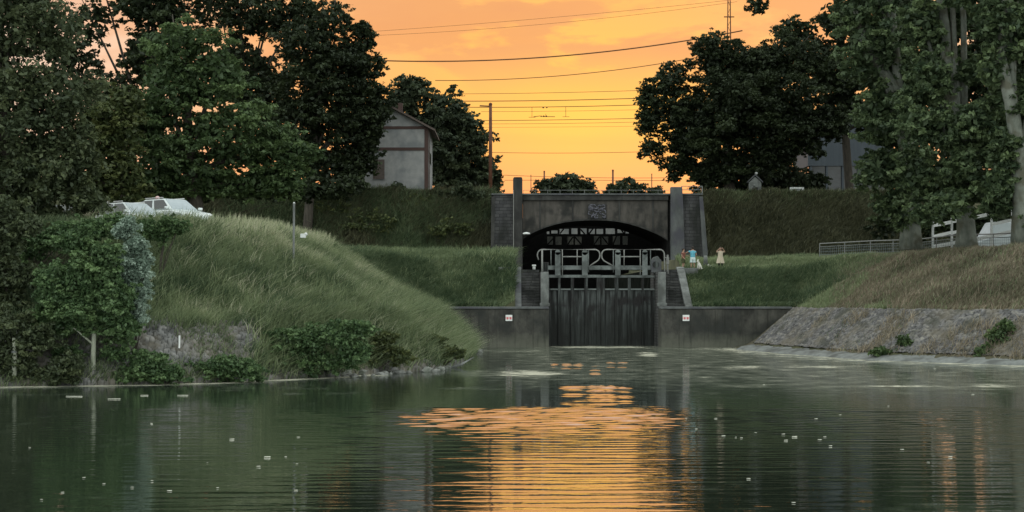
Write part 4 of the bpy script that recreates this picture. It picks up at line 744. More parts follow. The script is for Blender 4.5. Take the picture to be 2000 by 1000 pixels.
# ------------------------------------------------------------------ railway bridge over the lock
def bridge():
    Y = 155.0; root = empty('railway_bridge', (8.3, Y, 5.0)); tag(root, 'dark concrete bridge with a low arch spanning the lock behind the gate', 'bridge')
    ox, oz = 8.3, 5.0
    X = lambda px: (px - 1000) * Y / F - ox
    Z = lambda py: CH + (HY - py) * Y / F - oz
    arch = [(1021, 466), (1035, 456.5), (1052, 448.5), (1068, 442.5), (1085, 437.5), (1103, 433.5), (1124, 430.8), (1145, 429.6), (1165, 429.3), (1185, 430), (1206, 432), (1226, 436), (1245, 441.5), (1262, 447.5), (1278, 454), (1292, 461), (1304, 469)]
    top = 391.5
    # spandrel with the arch cut out, as a strip of hexahedra
    mb = MB()
    for (a, b), (c, d) in zip(arch, arch[1:]):
        mb.hexa([(X(a), 0, Z(b)), (X(c), 0, Z(d)), (X(c), 1.2, Z(d)), (X(a), 1.2, Z(b)), (X(a), 0, Z(top)), (X(c), 0, Z(top)), (X(c), 1.2, Z(top)), (X(a), 1.2, Z(top))])
    bmesh.ops.remove_doubles(mb.bm, verts=mb.bm.verts, dist=1e-4)
    bad = [f for f in mb.bm.faces if abs(f.calc_center_median().x) < 50 and abs(f.normal.x) > 0.99]
    sp = mb.build('spandrel', M['concrete'], root)
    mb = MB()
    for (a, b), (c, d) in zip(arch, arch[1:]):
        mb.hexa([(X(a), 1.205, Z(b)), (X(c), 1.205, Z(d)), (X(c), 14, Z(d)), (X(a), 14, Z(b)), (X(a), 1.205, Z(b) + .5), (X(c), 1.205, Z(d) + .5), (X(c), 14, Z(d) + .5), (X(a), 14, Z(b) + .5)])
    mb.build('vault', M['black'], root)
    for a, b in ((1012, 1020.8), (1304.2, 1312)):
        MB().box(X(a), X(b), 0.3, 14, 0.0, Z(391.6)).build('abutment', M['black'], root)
    MB().box(X(1020.5), X(1305), -0.22, 1.3, Z(top) + .002, Z(381.5)).build('deck_beam', M['concrete_beam'], root, 0.03)
    MB().box(X(960), X(1372), -0.34, 14, Z(381.4), Z(378.2)).build('deck_edge', M['pilaster'], root, 0.02)
    for a, b in ((1053, 1056), (1117, 1120), (1208, 1211.5), (1273.5, 1277)):
        ya = np.interp((a + b) / 2, [p[0] for p in arch], [p[1] for p in arch])
        MB().box(X(a), X(b), -0.10, -0.002, Z(ya - 1), Z(top) - .01).build('fin', M['concrete_beam'], root)
    # arch ring
    mb = MB()
    for (a, b), (c, d) in zip(arch, arch[1:]):
        mb.hexa([(X(a), -0.10, Z(b) - .05), (X(c), -0.10, Z(d) - .05), (X(c), -0.004, Z(d) - .05), (X(a), -0.004, Z(b) - .05), (X(a), -0.10, Z(b) + .09), (X(c), -0.10, Z(d) + .09), (X(c), -0.004, Z(d) + .09), (X(a), -0.004, Z(b) + .09)])
    mb.build('arch_ring', M['concrete_beam'], root)
    # pilasters
    mb = MB(); mb.box(X(1002), X(1020.3), -0.7, 0.2, -0.2, Z(349.5)); mb.prism([(X(1002), Z(349.4)), (X(1020.3), Z(349.4)), (X(1018.5), Z(346.8)), (X(1004), Z(346.8))], 'y', -0.7, 0.2); mb.build('pilaster', M['concrete_beam'], root, 0.03)
    mb = MB(); mb.prism([(X(1309), Z(366)), (X(1331), Z(366)), (X(1333), Z(400)), (X(1337), Z(532)), (X(1309), Z(532))], 'y', -0.7, 0.2); mb.build('pilaster', M['pilaster'], root, 0.03)
    # wing walls
    mb = MB(); mb.prism([(X(960), Z(532)), (X(1001.8), Z(532)), (X(1001.8), Z(382)), (X(964), Z(382))], 'y', -0.25, 0.9); mb.build('wing_wall', M['stone_dark'], root)
    mb = MB(); mb.prism([(X(1337.2), Z(532)), (X(1378), Z(532)), (X(1365), Z(382)), (X(1333.5), Z(382))], 'y', -0.25, 0.9); mb.build('wing_wall', M['stone_dark'], root)
    mb = MB(); mb.prism([(X(958), Z(532)), (X(964), Z(532)), (X(967), Z(384)), (X(960), Z(384))], 'y', -0.33, 0.5); mb.build('wing_edge', M['concrete_beam'], root)
    mb = MB(); mb.prism([(X(1374), Z(532)), (X(1385), Z(532)), (X(1372), Z(384)), (X(1365), Z(384))], 'y', -0.33, 0.5); mb.build('wing_edge', M['pilaster'], root)
    MB().tube([(X(1003), -0.78, Z(372)), (X(1003), -0.78, Z(497))], 0.045, 8).build('drainpipe', M['gate_rail'], root)
    # carved plaque over the crown of the arch
    pl = MB().box(X(1148), X(1184.5), -0.16, -0.002, Z(427.5), Z(398)).build('plaque', M['concrete_beam'], root, 0.03)
    mb = MB(); rr = random.Random(4)
    for q in range(34):
        cx_, cz_ = X(1151 + rr.random() * 30), Z(401 + rr.random() * 24); a0 = rr.random() * 6.28; rd = 0.10 + 0.16 * rr.random()
        pts = [(min(max(cx_ + rd * math.cos(a0 + t * .7), X(1149.5)), X(1183)), -0.17 - .02 * (q % 3), min(max(cz_ + rd * math.sin(a0 + t * .7), Z(426)), Z(399.5))) for t in range(6)]
        mb.tube(pts, [.03, .06, .075, .07, .05, .03], 6)
    mb.build('carving', M['plaque'], pl, smooth=True)
    # railing at the right end of the deck
    mb = MB()
    for py in (364, 371): mb.tube([(X(1331), -0.2, Z(py)), (X(1371), -0.2, Z(py))], 0.035, 6)
    for px in (1331, 1371): mb.tube([(X(px), -0.2, Z(363.5)), (X(px), -0.2, Z(378.5))], 0.045, 6)
    mb.tube([(X(1371), -0.2, Z(364)), (X(1371), 6, Z(364))], 0.035, 6)
    mb.build('railing', M['steel'], root)
    mb = MB()
    for px in range(1022, 1310, 24): mb.tube([(X(px), 0.4, Z(378.2)), (X(px), 0.4, Z(371))], 0.02, 5)
    mb.tube([(X(1022), 0.4, Z(371)), (X(1308), 0.4, Z(371))], 0.02, 5); mb.build('guard_rail', M['steel'], root)
bridge()
# lamp on the arch shoulder
t = empty('lamp', (PX(1028, 154.5), 154.5, PZ(457, 154.5))); tag(t, 'white domed wall lamp at the left spring of the arch', 'lamp')
MB().tube([(0, 0, -0.02), (0, 0, 0.1), (0, 0, 0.19)], [0.42, 0.36, 0.1], 14).build('shade', M['white'], t, smooth=True); MB().tube([(0, 0, 0.1), (0, 0.5, 0.14)], 0.03, 6).build('bracket', M['steel'], t)
# upper gate seen through the tunnel and the pale wall beyond
def upper_gate():
    Y = 171.5; root = empty('upper_lock_gate', (9.0, Y, 5.0)); tag(root, 'dark framed upper lock gate seen through the bridge arch', 'lock gate')
    X = lambda px: (px - 1000) * Y / F - 9.0
    Z = lambda py: CH + (HY - py) * Y / F - 5.0
    xs1 = [1060, 1067, 1074, 1080, 1090, 1093, 1112, 1116, 1128, 1134, 1146, 1149, 1162, 1165, 1178, 1183, 1202, 1206, 1218, 1222, 1229]
    holes1 = [(1068, 1073, 452, 457), (1077, 1089, 450, 456), (1093, 1111, 447, 457), (1116, 1128, 446, 457), (1134, 1146, 446, 457), (1150, 1162, 447, 457), (1165, 1178, 447, 457), (1183, 1201, 446, 457), (1206, 1219, 446, 455), (1222, 1228, 448, 456)]
    holes2 = [(1069, 1080, 462, 478), (1085, 1097, 462, 478), (1108, 1120, 462, 478), (1123, 1136, 462, 478), (1160, 1172, 461, 478), (1175, 1188, 462, 478), (1197, 1211, 461, 478), (1216, 1226, 461, 478)]
    def strip(holes, y0, y1, name):
        mb = MB(); cur = 1008
        for (a, b, c, d) in holes:
            mb.box(X(cur), X(a), 0, 0.2, Z(y1), Z(y0)); mb.box(X(a), X(b), 0, 0.2, Z(c), Z(y0)); mb.box(X(a), X(b), 0, 0.2, Z(y1), Z(d)); cur = b
        mb.box(X(cur), X(1325), 0, 0.2, Z(y1), Z(y0)); mb.build(name, M['black'], root)
    strip(holes1, 426, 459.5, 'top_frame'); strip(holes2, 459.5, 482, 'middle_frame')
    for a, b, c, d in ((1069, 478, 1080, 466), (1108, 478, 1119, 463), (1123, 463, 1136, 478), (1160, 478, 1171, 462), (1176, 462, 1188, 477), (1197, 478, 1204, 461), (1150, 457, 1158, 447), (1134, 448, 1142, 457), (1094, 456, 1101, 447), (1212, 446, 1218, 456)):
        MB().tube([(X(a), -0.05, Z(b)), (X(c), -0.05, Z(d))], 0.09, 6).build('brace', M['black'], root)
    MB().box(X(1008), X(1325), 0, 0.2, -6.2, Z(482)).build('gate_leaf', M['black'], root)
upper_gate()
t = empty('retaining_wall', (9, 192, 5)); tag(t, 'pale wall glimpsed through the openings of the upper gate', 'wall')
MB().box(-16, 16, 0, 0.8, 5.9, 7.4).build('wall', M['render'], t); MB().box(-16, 16, -0.15, 0.8, -6, 5.895).build('dim_lower_half', M['quay'], t); MB().box(-16, 16, -0.1, 0.9, 7.4, 7.6).build('coping', M['concrete'], t)  # darker lower half added to dim the second row of openings

# ------------------------------------------------------------------ house and far building
def house():
    Y = 164.0; cx = PX(762, Y); z0 = PZ(380, Y); root = empty('gabled_house', (cx, Y, z0)); tag(root, 'pale rendered house with brick bands behind the dark leaning tree', 'house')
    k = Y / F; w = 74 * k; he = PZ(247, Y) - z0; hr = PZ(207, Y) - z0; dpt = 9.0
    MB().prism([(-w, -1), (w, -1), (w, he), (0, hr - 0.1), (-w, he)], 'y', 0, dpt).build('wall', M['render'], root)
    ov = 0.75; sl = (hr - he) / w
    for s in (-1, 1):
        a = (0, hr + 0.08); b = (s * (w + ov), he - sl * ov + 0.08)
        MB().prism([a, b, (b[0], b[1] - 0.22), (0, hr - 0.14)], 'y', -0.6, dpt + 0.5).build('roof', M['rooftile'], root)
    MB().box(-w - .02, w + .02, -0.06, -0.004, he - 0.27, he + 0.02).build('band', M['brick'], root)
    zm = PZ(291, Y) - z0; MB().box(-w - .02, w + .02, -0.06, -0.004, zm - 0.16, zm + 0.16).build('band', M['brick'], root)
    for s in (-1, 1): MB().box(*sorted((s * (w + .03), s * (w - .38))), -0.05, 0.25, -1, he - 0.28).build('quoin', M['brick'], root)
    xw = (741 - 762) * k; zz = PZ(350, Y) - z0
    wf = MB().box(xw - .75, xw + .62, -0.05, -0.004, zz - 0.1, zz + 0.0).build('window', M['pale_stone'], root)
    MB().box(xw - .65, xw + .55, -0.09, -0.01, zz + 0.01, zz + 2.1).build('shutter', M['shutter'], wf)
    MB().tube([(w + .12, 0.2, he - .3), (w + .12, 0.2, -1)], 0.06, 8).build('downpipe', M['shutter'], root)
    g = MB().box(w + .004, w + .03, 1.0, 6.0, PZ(314, Y) - z0, PZ(292, Y) - z0).build('side_pane', M['mirrorglass'], root)  # mirror pane added to put the sunset glow on the side wall
    MB().box(0.6, 1.1, 3, 3.6, hr - 0.7, hr + 0.7).build('chimney', M['brick'], root)
house()
def block():
    Y = 200; root = empty('flat_roofed_building', (PX(1640, Y), Y, H(PX(1640, Y), Y))); tag(root, 'blue-grey flat-roofed building half hidden behind the trees on the right', 'building')
    b = PZ(372, Y) - root.location.z; m = PZ(324, Y) - root.location.z; tp = PZ(235, Y) - root.location.z; a, c = PX(1578, Y) - root.location.x, PX(1745, Y) - root.location.x
    MB().box(a, c, 0, 10, m, tp).build('upper_wall', M['bluegrey'], root)
    MB().box(a + .2, c - .2, 0.4, 9.8, b - 2, m - .01).build('ground_floor', M['darkglass'], root)
    for x in np.linspace(a + .3, c - .5, 6): MB().box(x, x + .25, 0.1, 0.38, b - 2, m - .01).build('column', M['bluegrey'], root)
    MB().box(a - .2, c + .2, -0.2, 10.2, tp + .005, tp + .35).build('roof', M['concrete_beam'], root)
    MB().box(PX(1648, Y) - root.location.x, PX(1654, Y) - root.location.x, -0.06, -0.004, m, tp).build('wall_joint', M['darkglass'], root)
block()
def shrine():
    Y = 161.8; px = 1475; z0 = H(PX(px, Y), Y); root = empty('stone_shrine', (PX(px, Y), Y, z0)); tag(root, 'small grey gabled stone niche on the embankment under the dark round tree', 'shrine')
    k = Y / F
    MB().box(-12 * k, 12 * k, 0, 0.7, -0.3, 23 * k).prism([(-12 * k, 23.05 * k), (12 * k, 23.05 * k), (0, 34 * k)], 'y', 0, 0.7).build('wall', M['pale_stone'], root, 0.01)
    MB().prism([(-15 * k, 22 * k), (0, 36 * k), (15 * k, 22 * k), (15 * k, 24.5 * k), (0, 39 * k), (-15 * k, 24.5 * k)], 'y', -0.1, 0.8).build('roof', M['pilaster'], root)
    MB().box(-6 * k, 6 * k, -0.04, -0.003, 1 * k, 13 * k).build('niche', M['stone_dark'], root)
    mb = MB(); mb.ball((-2 * k, -0.08, 17 * k), 0.12, (1.3, .5, 1)); mb.ball((2 * k, -0.08, 14 * k), 0.10, (1.2, .5, .8)); mb.build('ornament', M['pale_stone'], root)
    MB().ball((3 * k, 0.3, 41 * k), 0.16).build('finial', M['white_dull'], root, smooth=True)
shrine()
Yb = 161.8; t = empty('sign_board', (PX(1556.5, Yb), Yb, H(PX(1556, Yb), Yb))); tag(t, 'low white rectangular sign board on grass before the blue-grey building', 'sign')
k = Yb / F; MB().box(-14 * k, 14 * k, 0, 0.06, 1.5 * k, 13 * k).build('board', M['white_dull'], t, 0.01)
mb = MB()
for i in range(9): mb.box((-10 + i * 2.3) * k, (-8.3 + i * 2.3) * k, -0.02, -0.004, 7.6 * k, 9.6 * k)
mb.build('lettering', M['bluegrey'], t)
for s in (-1, 1): MB().box(s * 12 * k - .05, s * 12 * k + .05, 0.061, 0.14, -0.3, 12 * k).build('leg', M['white'], t)

# ------------------------------------------------------------------ poles, masts and wires
def pole(name, lab, px, y0, y1, Y, r, m='rust', arm=None):
    base = P(px, y1, Y); z = min(H(base.x, Y), base.z); root = empty(name, (base.x, Y, z)); tag(root, lab, 'pole')
    h = PZ(y0, Y) - z; MB().tube([(0, 0, -0.3), (0, 0, h)], [r, r * 0.75], 8).build('post', M[m], root, smooth=True)
    MB().ball((0, 0, h), r * 0.95).build('cap', M[m], root, smooth=True)
    for (dx, dz) in (arm or []): MB().tube([(0, 0, h - .2), (dx, 0, h + dz)], r * 0.35, 6).build('arm', M[m], root)
pole('utility_pole', 'tall rust-brown utility pole standing left of the bridge', 958, 204, 380, 170, 0.22, 'rust', [(-1.2, -.15)])
pole('catenary_mast', 'thin mast above the left shoulder of the low bush behind the bridge', 1063, 335, 380, 245, 0.16, 'rust')
pole('catenary_mast', 'thin mast between the two bushes behind the bridge', 1197, 333, 380, 245, 0.19, 'rust')
pole('catenary_mast', 'thinnest mast right of the small ragged bush by the dark tree', 1273, 340, 380, 250, 0.1, 'rust')
pole('catenary_mast', 'faint thin mast above the bridge deck left of the low bush', 1037, 342, 380, 255, 0.08, 'rust')
def pylon():
    Y = 235; base = Vector((PX(1424, Y), Y, H(PX(1424, Y), Y))); root = empty('lattice_mast', base); tag(root, 'slim reddish lattice mast rising behind the dark round tree', 'mast')
    h = PZ(-60, Y) - base.z; mb = MB()
    for sx in (-1, 1):
        for sy in (-1, 1): mb.tube([(sx * .55, sy * .5, 0), (sx * .12, sy * .12, h)], 0.06, 5)
    n = 40
    for i in range(n):
        a = i / n; w0 = .55 - .43 * a; w1 = .55 - .43 * (a + 1 / n); s = 1 if i % 2 else -1
        mb.tube([(-w0 * s, -w0, h * a), (w1 * s, -w1, h * (a + 1 / n))], 0.03, 4)
    mb.build('frame', M['rust'], root)
    MB().box(-.8, .8, -.05, .05, PZ(34, Y) - base.z, PZ(32, Y) - base.z).build('platform', M['rust'], root)
pylon()
def cable(lab, pts, Y, r, group=None):
    Y += 50; r *= 1.3; mb = MB(); P0 = [P(a, b, Y) for a, b in pts]; o = P0[0]
    # quadratic through three control points
    res = []
    for i in range(33):
        t = i / 32; x = pts[0][0] + (pts[-1][0] - pts[0][0]) * t; y = np.polyval(np.polyfit([p[0] for p in pts], [p[1] for p in pts], min(2, len(pts) - 1)), x); res.append(P(x, y, Y) - o)
    mb.tube(res, r, 5); ob = mb.build('cable', M['wire'], None, loc=o); tag(ob, lab, 'cable', group); return ob
cable('thickest sagging cable, from the leaning dark tree up to the round tree', [(620, 112), (900, 119.5), (1100, 109), (1310, 84), (1450, 60)], 122, 0.055)
cable('second sagging cable, just under the thickest one', [(850, 157), (1000, 154.5), (1150, 143), (1300, 122), (1400, 105)], 126, 0.032)
cable('nearly level thin cable above the level with the pole top', [(880, 183.5), (1060, 181.5), (1300, 175)], 140, 0.022)
cable('stout level railway wire level with the crown of the rounded garden tree', [(880, 197.5), (1060, 196.5), (1300, 190)], 150, 0.04)
cable('level railway wire touching the top of the rusty pole', [(860, 209), (1060, 209), (1300, 203)], 150, 0.035)
cable('faint level wire under the pole top with hangers above it', [(940, 218), (1100, 217), (1300, 213)], 160, 0.018)
cable('level contact wire below the hanging droppers', [(930, 235.5), (1100, 234), (1300, 230)], 160, 0.032)
cable('lower faint wire of the railway pair below the droppers', [(930, 242), (1100, 241), (1300, 237)], 165, 0.02)
cable('very faint wire beneath the railway pair', [(930, 249), (1100, 248), (1300, 246)], 170, 0.014)
cable('solitary low wire halfway down the orange gap', [(950, 297.5), (1080, 299), (1300, 295)], 140, 0.022)
cable('upper wire just above the bushes behind the bridge', [(985, 342), (1150, 347), (1320, 347)], 200, 0.03)
cable('lower wire just above the bushes behind the bridge', [(985, 352), (1150, 352), (1320, 353)], 200, 0.03)
cable('faint high wire crossing the upper clouds', [(720, 63), (950, 42), (1180, 28), (1420, 0)], 180, 0.018)
cable('second faint high wire below the upper one among the clouds', [(720, 70), (950, 56), (1180, 36), (1440, 3)], 184, 0.018)
def droppers():
    Y = 208
    for px, a, b, lab in ((1039, 210, 229, 'left straight dropper hanging from the railway wire'), (1105, 209, 228, 'right straight dropper hanging from the railway wire')):
        o = P(px, a, Y); t = empty('wire_hanger', o); tag(t, lab, 'hanger'); h = (b - a) * Y / F
        MB().tube([(0, 0, 0), (0, 0, -h)], 0.03, 5).build('rod', M['wire'], t); MB().tube([(-.45, 0, -h), (.5, 0, -h)], 0.03, 5).build('clamp', M['wire'], t)
    o = P(1062, 228, Y); t = empty('wire_insulator', o); tag(t, 'dark insulator assembly hanging between the two straight droppers', 'insulator')
    k = Y / F; MB().tube([(-20 * k, 0, 0), (-8 * k, 0, .1), (0, 0, .02), (22 * k, 0, 0)], 0.045, 5).build('arm', M['wire'], t)
    mb = MB(); mb.ball((0, 0, 1 * k), 0.12); mb.ball((5 * k, 0, 1 * k), 0.12); mb.ball((-5 * k, 0, 1 * k), 0.1); mb.ball((-1 * k, 0, 18 * k), 0.12); mb.ball((6 * k, 0, 18 * k), 0.1); mb.build('insulator', M['wire'], t)
    MB().tube([(4 * k, 0, 0), (4 * k, 0, 6 * k)], 0.03, 5).build('rod', M['wire'], t)
droppers()

# ------------------------------------------------------------------ cars
def car(name, lab, loc, rz, Lc=4.0, Wd=1.72, Ht=1.47, van=False):
    root = empty(name, loc, rz); tag(root, lab, 'car' if not van else 'van')
    h = Wd / 2; belt = 0.93 if not van else 1.15
    if van: prof = [(-Lc / 2, .35), (-Lc / 2 + .05, belt), (Lc / 2 - 1.0, belt), (Lc / 2 - .1, belt - .28), (Lc / 2, .6), (Lc / 2 - .05, .3), (-Lc / 2 + .1, .25)]
    else: prof = [(-Lc / 2, .4), (-Lc / 2 + .03, .75), (-Lc / 2 + .15, belt), (Lc / 2 - 1.15, belt), (Lc / 2 - .25, .78), (Lc / 2, .6), (Lc / 2 - .03, .3), (Lc / 2 - .2, .22), (-Lc / 2 + .1, .22)]
    # length along x
    MB().prism(prof, 'y', -h, h).build('body', M['vanpaint' if van else 'carpaint'], root, 0.05, smooth=False)
    if van: b0, b1, t0, t1 = -Lc / 2 + .06, Lc / 2 - 1.0, -Lc / 2 + .12, Lc / 2 - 1.6
    else: b0, b1, t0, t1 = -Lc / 2 + .16, Lc / 2 - 1.1, -Lc / 2 + .62, Lc / 2 - 1.95
    hb, ht = h - .06, h - .22
    z1 = Ht
    cab = [(b0, -hb, belt), (b1, -hb, belt), (b1, hb, belt), (b0, hb, belt), (t0, -ht, z1), (t1, -ht, z1), (t1, ht, z1), (t0, ht, z1)]
    MB().hexa(cab).build('roof', M['vanpaint' if van else 'carpaint'], root, 0.07)
    def lerp3(a, b, t): return Vector(a).lerp(Vector(b), t)
    def pane(nm, q, off, in0=.08, in1=.12, gm='carglass_sheen'):
        a, b, c, d = [Vector(v) for v in q]; n = (b - a).cross(d - a).normalized()
        f = lambda u, v: a.lerp(b, u).lerp(d.lerp(c, u), v) + n * off
        mb = MB(); c0 = [f(in0, in1), f(1 - in0, in1), f(1 - in0, 1 - in1), f(in0, 1 - in1)]; mb.hexa([p - n * .03 for p in c0] + c0); return mb.build(nm, M[gm], root)
    pane('windscreen', (cab[1], cab[2], cab[6], cab[5]), .012, .06, .08); pane('rear_window', (cab[3], cab[0], cab[4], cab[7]), .012, .1, .12)
    if not van:
        for sgn in (0, 1):
            q = (cab[0], cab[1], cab[5], cab[4]) if sgn == 0 else (cab[2], cab[3], cab[7], cab[6])
            A, B, C, D = [Vector(v) for v in q]
            for u0, u1 in ((0, .5), (.5, 1)): pane('side_pane', (A.lerp(B, u0), A.lerp(B, u1), D.lerp(C, u1), D.lerp(C, u0)), .012, .08, .12, 'darkglass')
    else: pane('side_pane', (Vector(cab[0]).lerp(Vector(cab[1]), .68), cab[1], cab[5], Vector(cab[4]).lerp(Vector(cab[5]), .68)), .012)
    for sx in (-Lc / 2 + .78, Lc / 2 - .8):
        for s in (-1, 1):
            wh = MB().tube([(sx, s * (h - .18), .31), (sx, s * (h + .015), .31)], .31, 18).build('wheel', M['rubber'], root, smooth=False)
            MB().tube([(sx, s * (h + .012), .31), (sx, s * (h + .03), .31)], .2, 14).build('rim', M['alu'], wh)
    for s in (-1, 1):
        MB().box(Lc / 2 - .16, Lc / 2 + .012, s * .62 - .16, s * .62 + .16, .58, .72).build('headlight', M['lamp_lens'], root, 0.03)
        mb = MB(); mb.box(b1 - .22, b1 - .08, *sorted((s * (h - .02), s * (h + .19))), belt + .02, belt + .16); mb.build('mirror', M['carpaint'], root, 0.03)
        if not van: MB().tube([(t0 + .1, s * (ht - .05), Ht + .05), (t1 - .1, s * (ht - .05), Ht + .05)], .022, 6).build('roof_rail', M['alu'], root)
    MB().box(Lc / 2 - .02, Lc / 2 + .05, -h + .1, h - .1, .3, .5).build('bumper', M['carpaint'], root, 0.03)
    MB().box(-Lc / 2 - .04, -Lc / 2 + .04, -h + .1, h - .1, .35, .55).build('bumper', M['carpaint'], root, 0.03)
    return root
Yc = 70.5; z = PZ(396, Yc) - 1.47; car('parked_car', 'pale white car parked in front and to the left, roof just over the grass', (PX(262, Yc), Yc, z), R(-42))
Yc = 73.5; z = PZ(389, Yc) - 1.5; car('parked_car', 'pale white car parked behind and to the right, with higher roof and rails', (PX(338, Yc), Yc, z), R(-42), 4.2, 1.75, 1.5)
o = MB().ball((0, 0, 0), 0.09, (1.2, .8, 1)).build('pink_bag', M['pink'], None, smooth=True, loc=P(307.5, 386.5, 73.4)); tag(o, 'small pale pink bundle on the roof of the rear white car', 'bundle')
t = empty('crash_barrier', (PX(180, 78), 78, H(PX(180, 78), 78))); tag(t, 'pale grey crash barrier running left behind the front white car', 'barrier')
zb = PZ(400, 78) - t.location.z; MB().box(-4, 2.2, 0, .06, zb - .28, zb).build('rail', M['steel'], t)
for x in (-3.5, -1.5, .5, 2): MB().box(x, x + .1, .061, .16, -1, zb - .05).build('post', M['steel'], t)
Yv = 101; car('parked_van', 'pale van parked behind the fence right of the mottled pale trunk', (PX(1958, Yv), Yv, H(PX(1958, Yv), Yv)), R(190), 4.9, 1.95, 2.25, True)

# ------------------------------------------------------------------ fences on the right bank
def mesh_fence():
    pts = [(1601, 106), (1700, 103.5), (1790, 100), (1870, 96.5), (1940, 93.5), (2040, 89.5)]; W_ = [Vector((PX(a, Y), Y, H(PX(a, Y), Y))) for a, Y in pts]
    root = empty('mesh_fence', W_[0]); tag(root, 'low grey wire mesh fence with a pale top rail behind the pale trunks', 'fence'); o = W_[0]
    line = []
    for a, b in zip(W_, W_[1:]):
        n = max(2, int((b - a).length / 2.2))
        for i in range(n): line.append(a.lerp(b, i / n))
    line.append(W_[-1]); hh = 1.12
    for p in line: MB().tube([p - o + Vector((0, 0, -.3)), p - o + Vector((0, 0, hh))], 0.035, 6).build('post', M['steel'], root)
    MB().tube([p - o + Vector((0, 0, hh)) for p in line], 0.04, 6).build('top_rail', M['gate_rail'], root)
    MB().tube([p - o + Vector((0, 0, hh - .22)) for p in line], 0.022, 6).build('mid_rail', M['steel'], root)
    mb = MB()
    for a, b in zip(line, line[1:]):
        n = max(3, int((b - a).length / 0.16))
        for i in range(n):
            p = a.lerp(b, i / n) - o; mb.tube([p + Vector((0, 0, .02)), p + Vector((0, 0, hh - .22))], 0.012, 3, False)
        for z in (.15, .35, .55, .75): mb.tube([a - o + Vector((0, 0, z)), b - o + Vector((0, 0, z))], 0.012, 3, False)
    mb.build('wire_mesh', M['meshwire'], root)
mesh_fence()
def white_rails():
    A = P(1823, 490, 99); B = P(2020, 452, 92); root = empty('white_board_fence', A); tag(root, 'white three-board fence behind the grey mesh beside the mottled trunk', 'fence')
    d = B - A; k = 99 / F
    for z0, z1 in ((0.12, .36), (.85, 1.05), (1.5, 1.72)):
        for i in range(5):
            if i == 2 and z0 > .5 and z0 < 1.2: continue
            a = d * (i / 5 + .004); b = d * ((i + 1) / 5 - .004); dz = (random.uniform(-.04, .04))
            MB().hexa([a + Vector((0, 0, z0 + dz)), b + Vector((0, 0, z0)), b + Vector((0, .05, z0)), a + Vector((0, .05, z0 + dz)), a + Vector((0, 0, z1 + dz)), b + Vector((0, 0, z1)), b + Vector((0, .05, z1)), a + Vector((0, .05, z1 + dz))]).build('board', M['white'], root)
    for i in range(6):
        p = d * i / 5; MB().box(p.x - .06, p.x + .06, p.y + .055, p.y + .17, p.z - 0.5, p.z + 1.9).build('post', M['white_dull'], root)
white_rails()
t = empty('marker_post', P(573, 458, 68)); t.location.z = H(t.location.x, t.location.y); tag(t, 'thin pale wooden post standing in the grass on the mound', 'post')
hz = PZ(397, 68) - t.location.z; MB().tube([(0, 0, -.2), (0.03, 0, hz)], 0.05, 8).build('shaft', M['pale_stone'], t); MB().tube([(0.03, 0, hz), (0.03, 0, hz + .05)], [.055, .03], 8).build('cap', M['white_dull'], t)
o = MB().box(-.12, .12, -.06, .06, -.08, .1).ball((.12, 0, .08), .08).build('litter', M['white_dull'], None, 0.02, loc=P(592, 461, 66.5)); tag(o, 'scrap of white litter caught in grass beside the thin post', 'litter')
o = MB().tube([(0, 0, -.15), (0.01, 0, .32)], .035, 8).build('marker_peg', M['white'], None, loc=P(350, 672, 57.3)); tag(o, 'short white peg upright on the grey rubble slope', 'peg')
t = empty('mooring_stake', P(28, 712, 54.6)); tag(t, 'weathered grey stake at the far left waterline', 'stake'); MB().tube([(0, 0, -.4), (0.02, 0, .5), (-0.02, 0, .95)], [.09, .085, .06], 9).build('shaft', M['bark_pale'], t)
MB().tube([(0, -.01, .42), (0, -.01, .5)], .1, 9).build('collar', M['steel'], t)
# dead branch at the promontory tip
o = MB().tube([P(868, 722, 69) - P(900, 712, 69), (0, 0, 0), P(925, 698, 70) - P(900, 712, 69)], [.07, .05, .02], 6).tube([P(880, 716, 69) - P(900, 712, 69), P(878, 705, 69) - P(900, 712, 69)], [.04, .015], 5).build('driftwood', M['pale_stone'], None, loc=P(900, 712, 69)); tag(o, 'bare pale driftwood branch at the tip of the promontory', 'branch')

# ------------------------------------------------------------------ people and dogs
def skin_mesh(name, verts, edges, radii, mat_, parent, sub=1, root=0):
    me = bpy.data.meshes.new(name + '_skeleton'); me.from_pydata([tuple(v) for v in verts], edges, []); ob = bpy.data.objects.new(name, me); COL.objects.link(ob)
    ob.modifiers.new('skin', 'SKIN'); sv = me.skin_vertices[0].data if me.skin_vertices else None
    if sv is None:
        bm = bmesh.new(); bm.from_mesh(me); bm.verts.layers.skin.verify(); bm.to_mesh(me); bm.free(); sv = me.skin_vertices[0].data
    for i, r in enumerate(radii): sv[i].radius = (r, r) if isinstance(r, (int, float)) else r; sv[i].use_root = (i == root)
    if sub: s = ob.modifiers.new('sub', 'SUBSURF'); s.levels = sub; s.render_levels = sub
    dg = bpy.context.evaluated_depsgraph_get(); dg.update(); nm = bpy.data.meshes.new_from_object(ob.evaluated_get(dg)); bpy.data.objects.remove(ob)
    for p in nm.polygons: p.use_smooth = True
    return link(name, nm, mat_, parent)
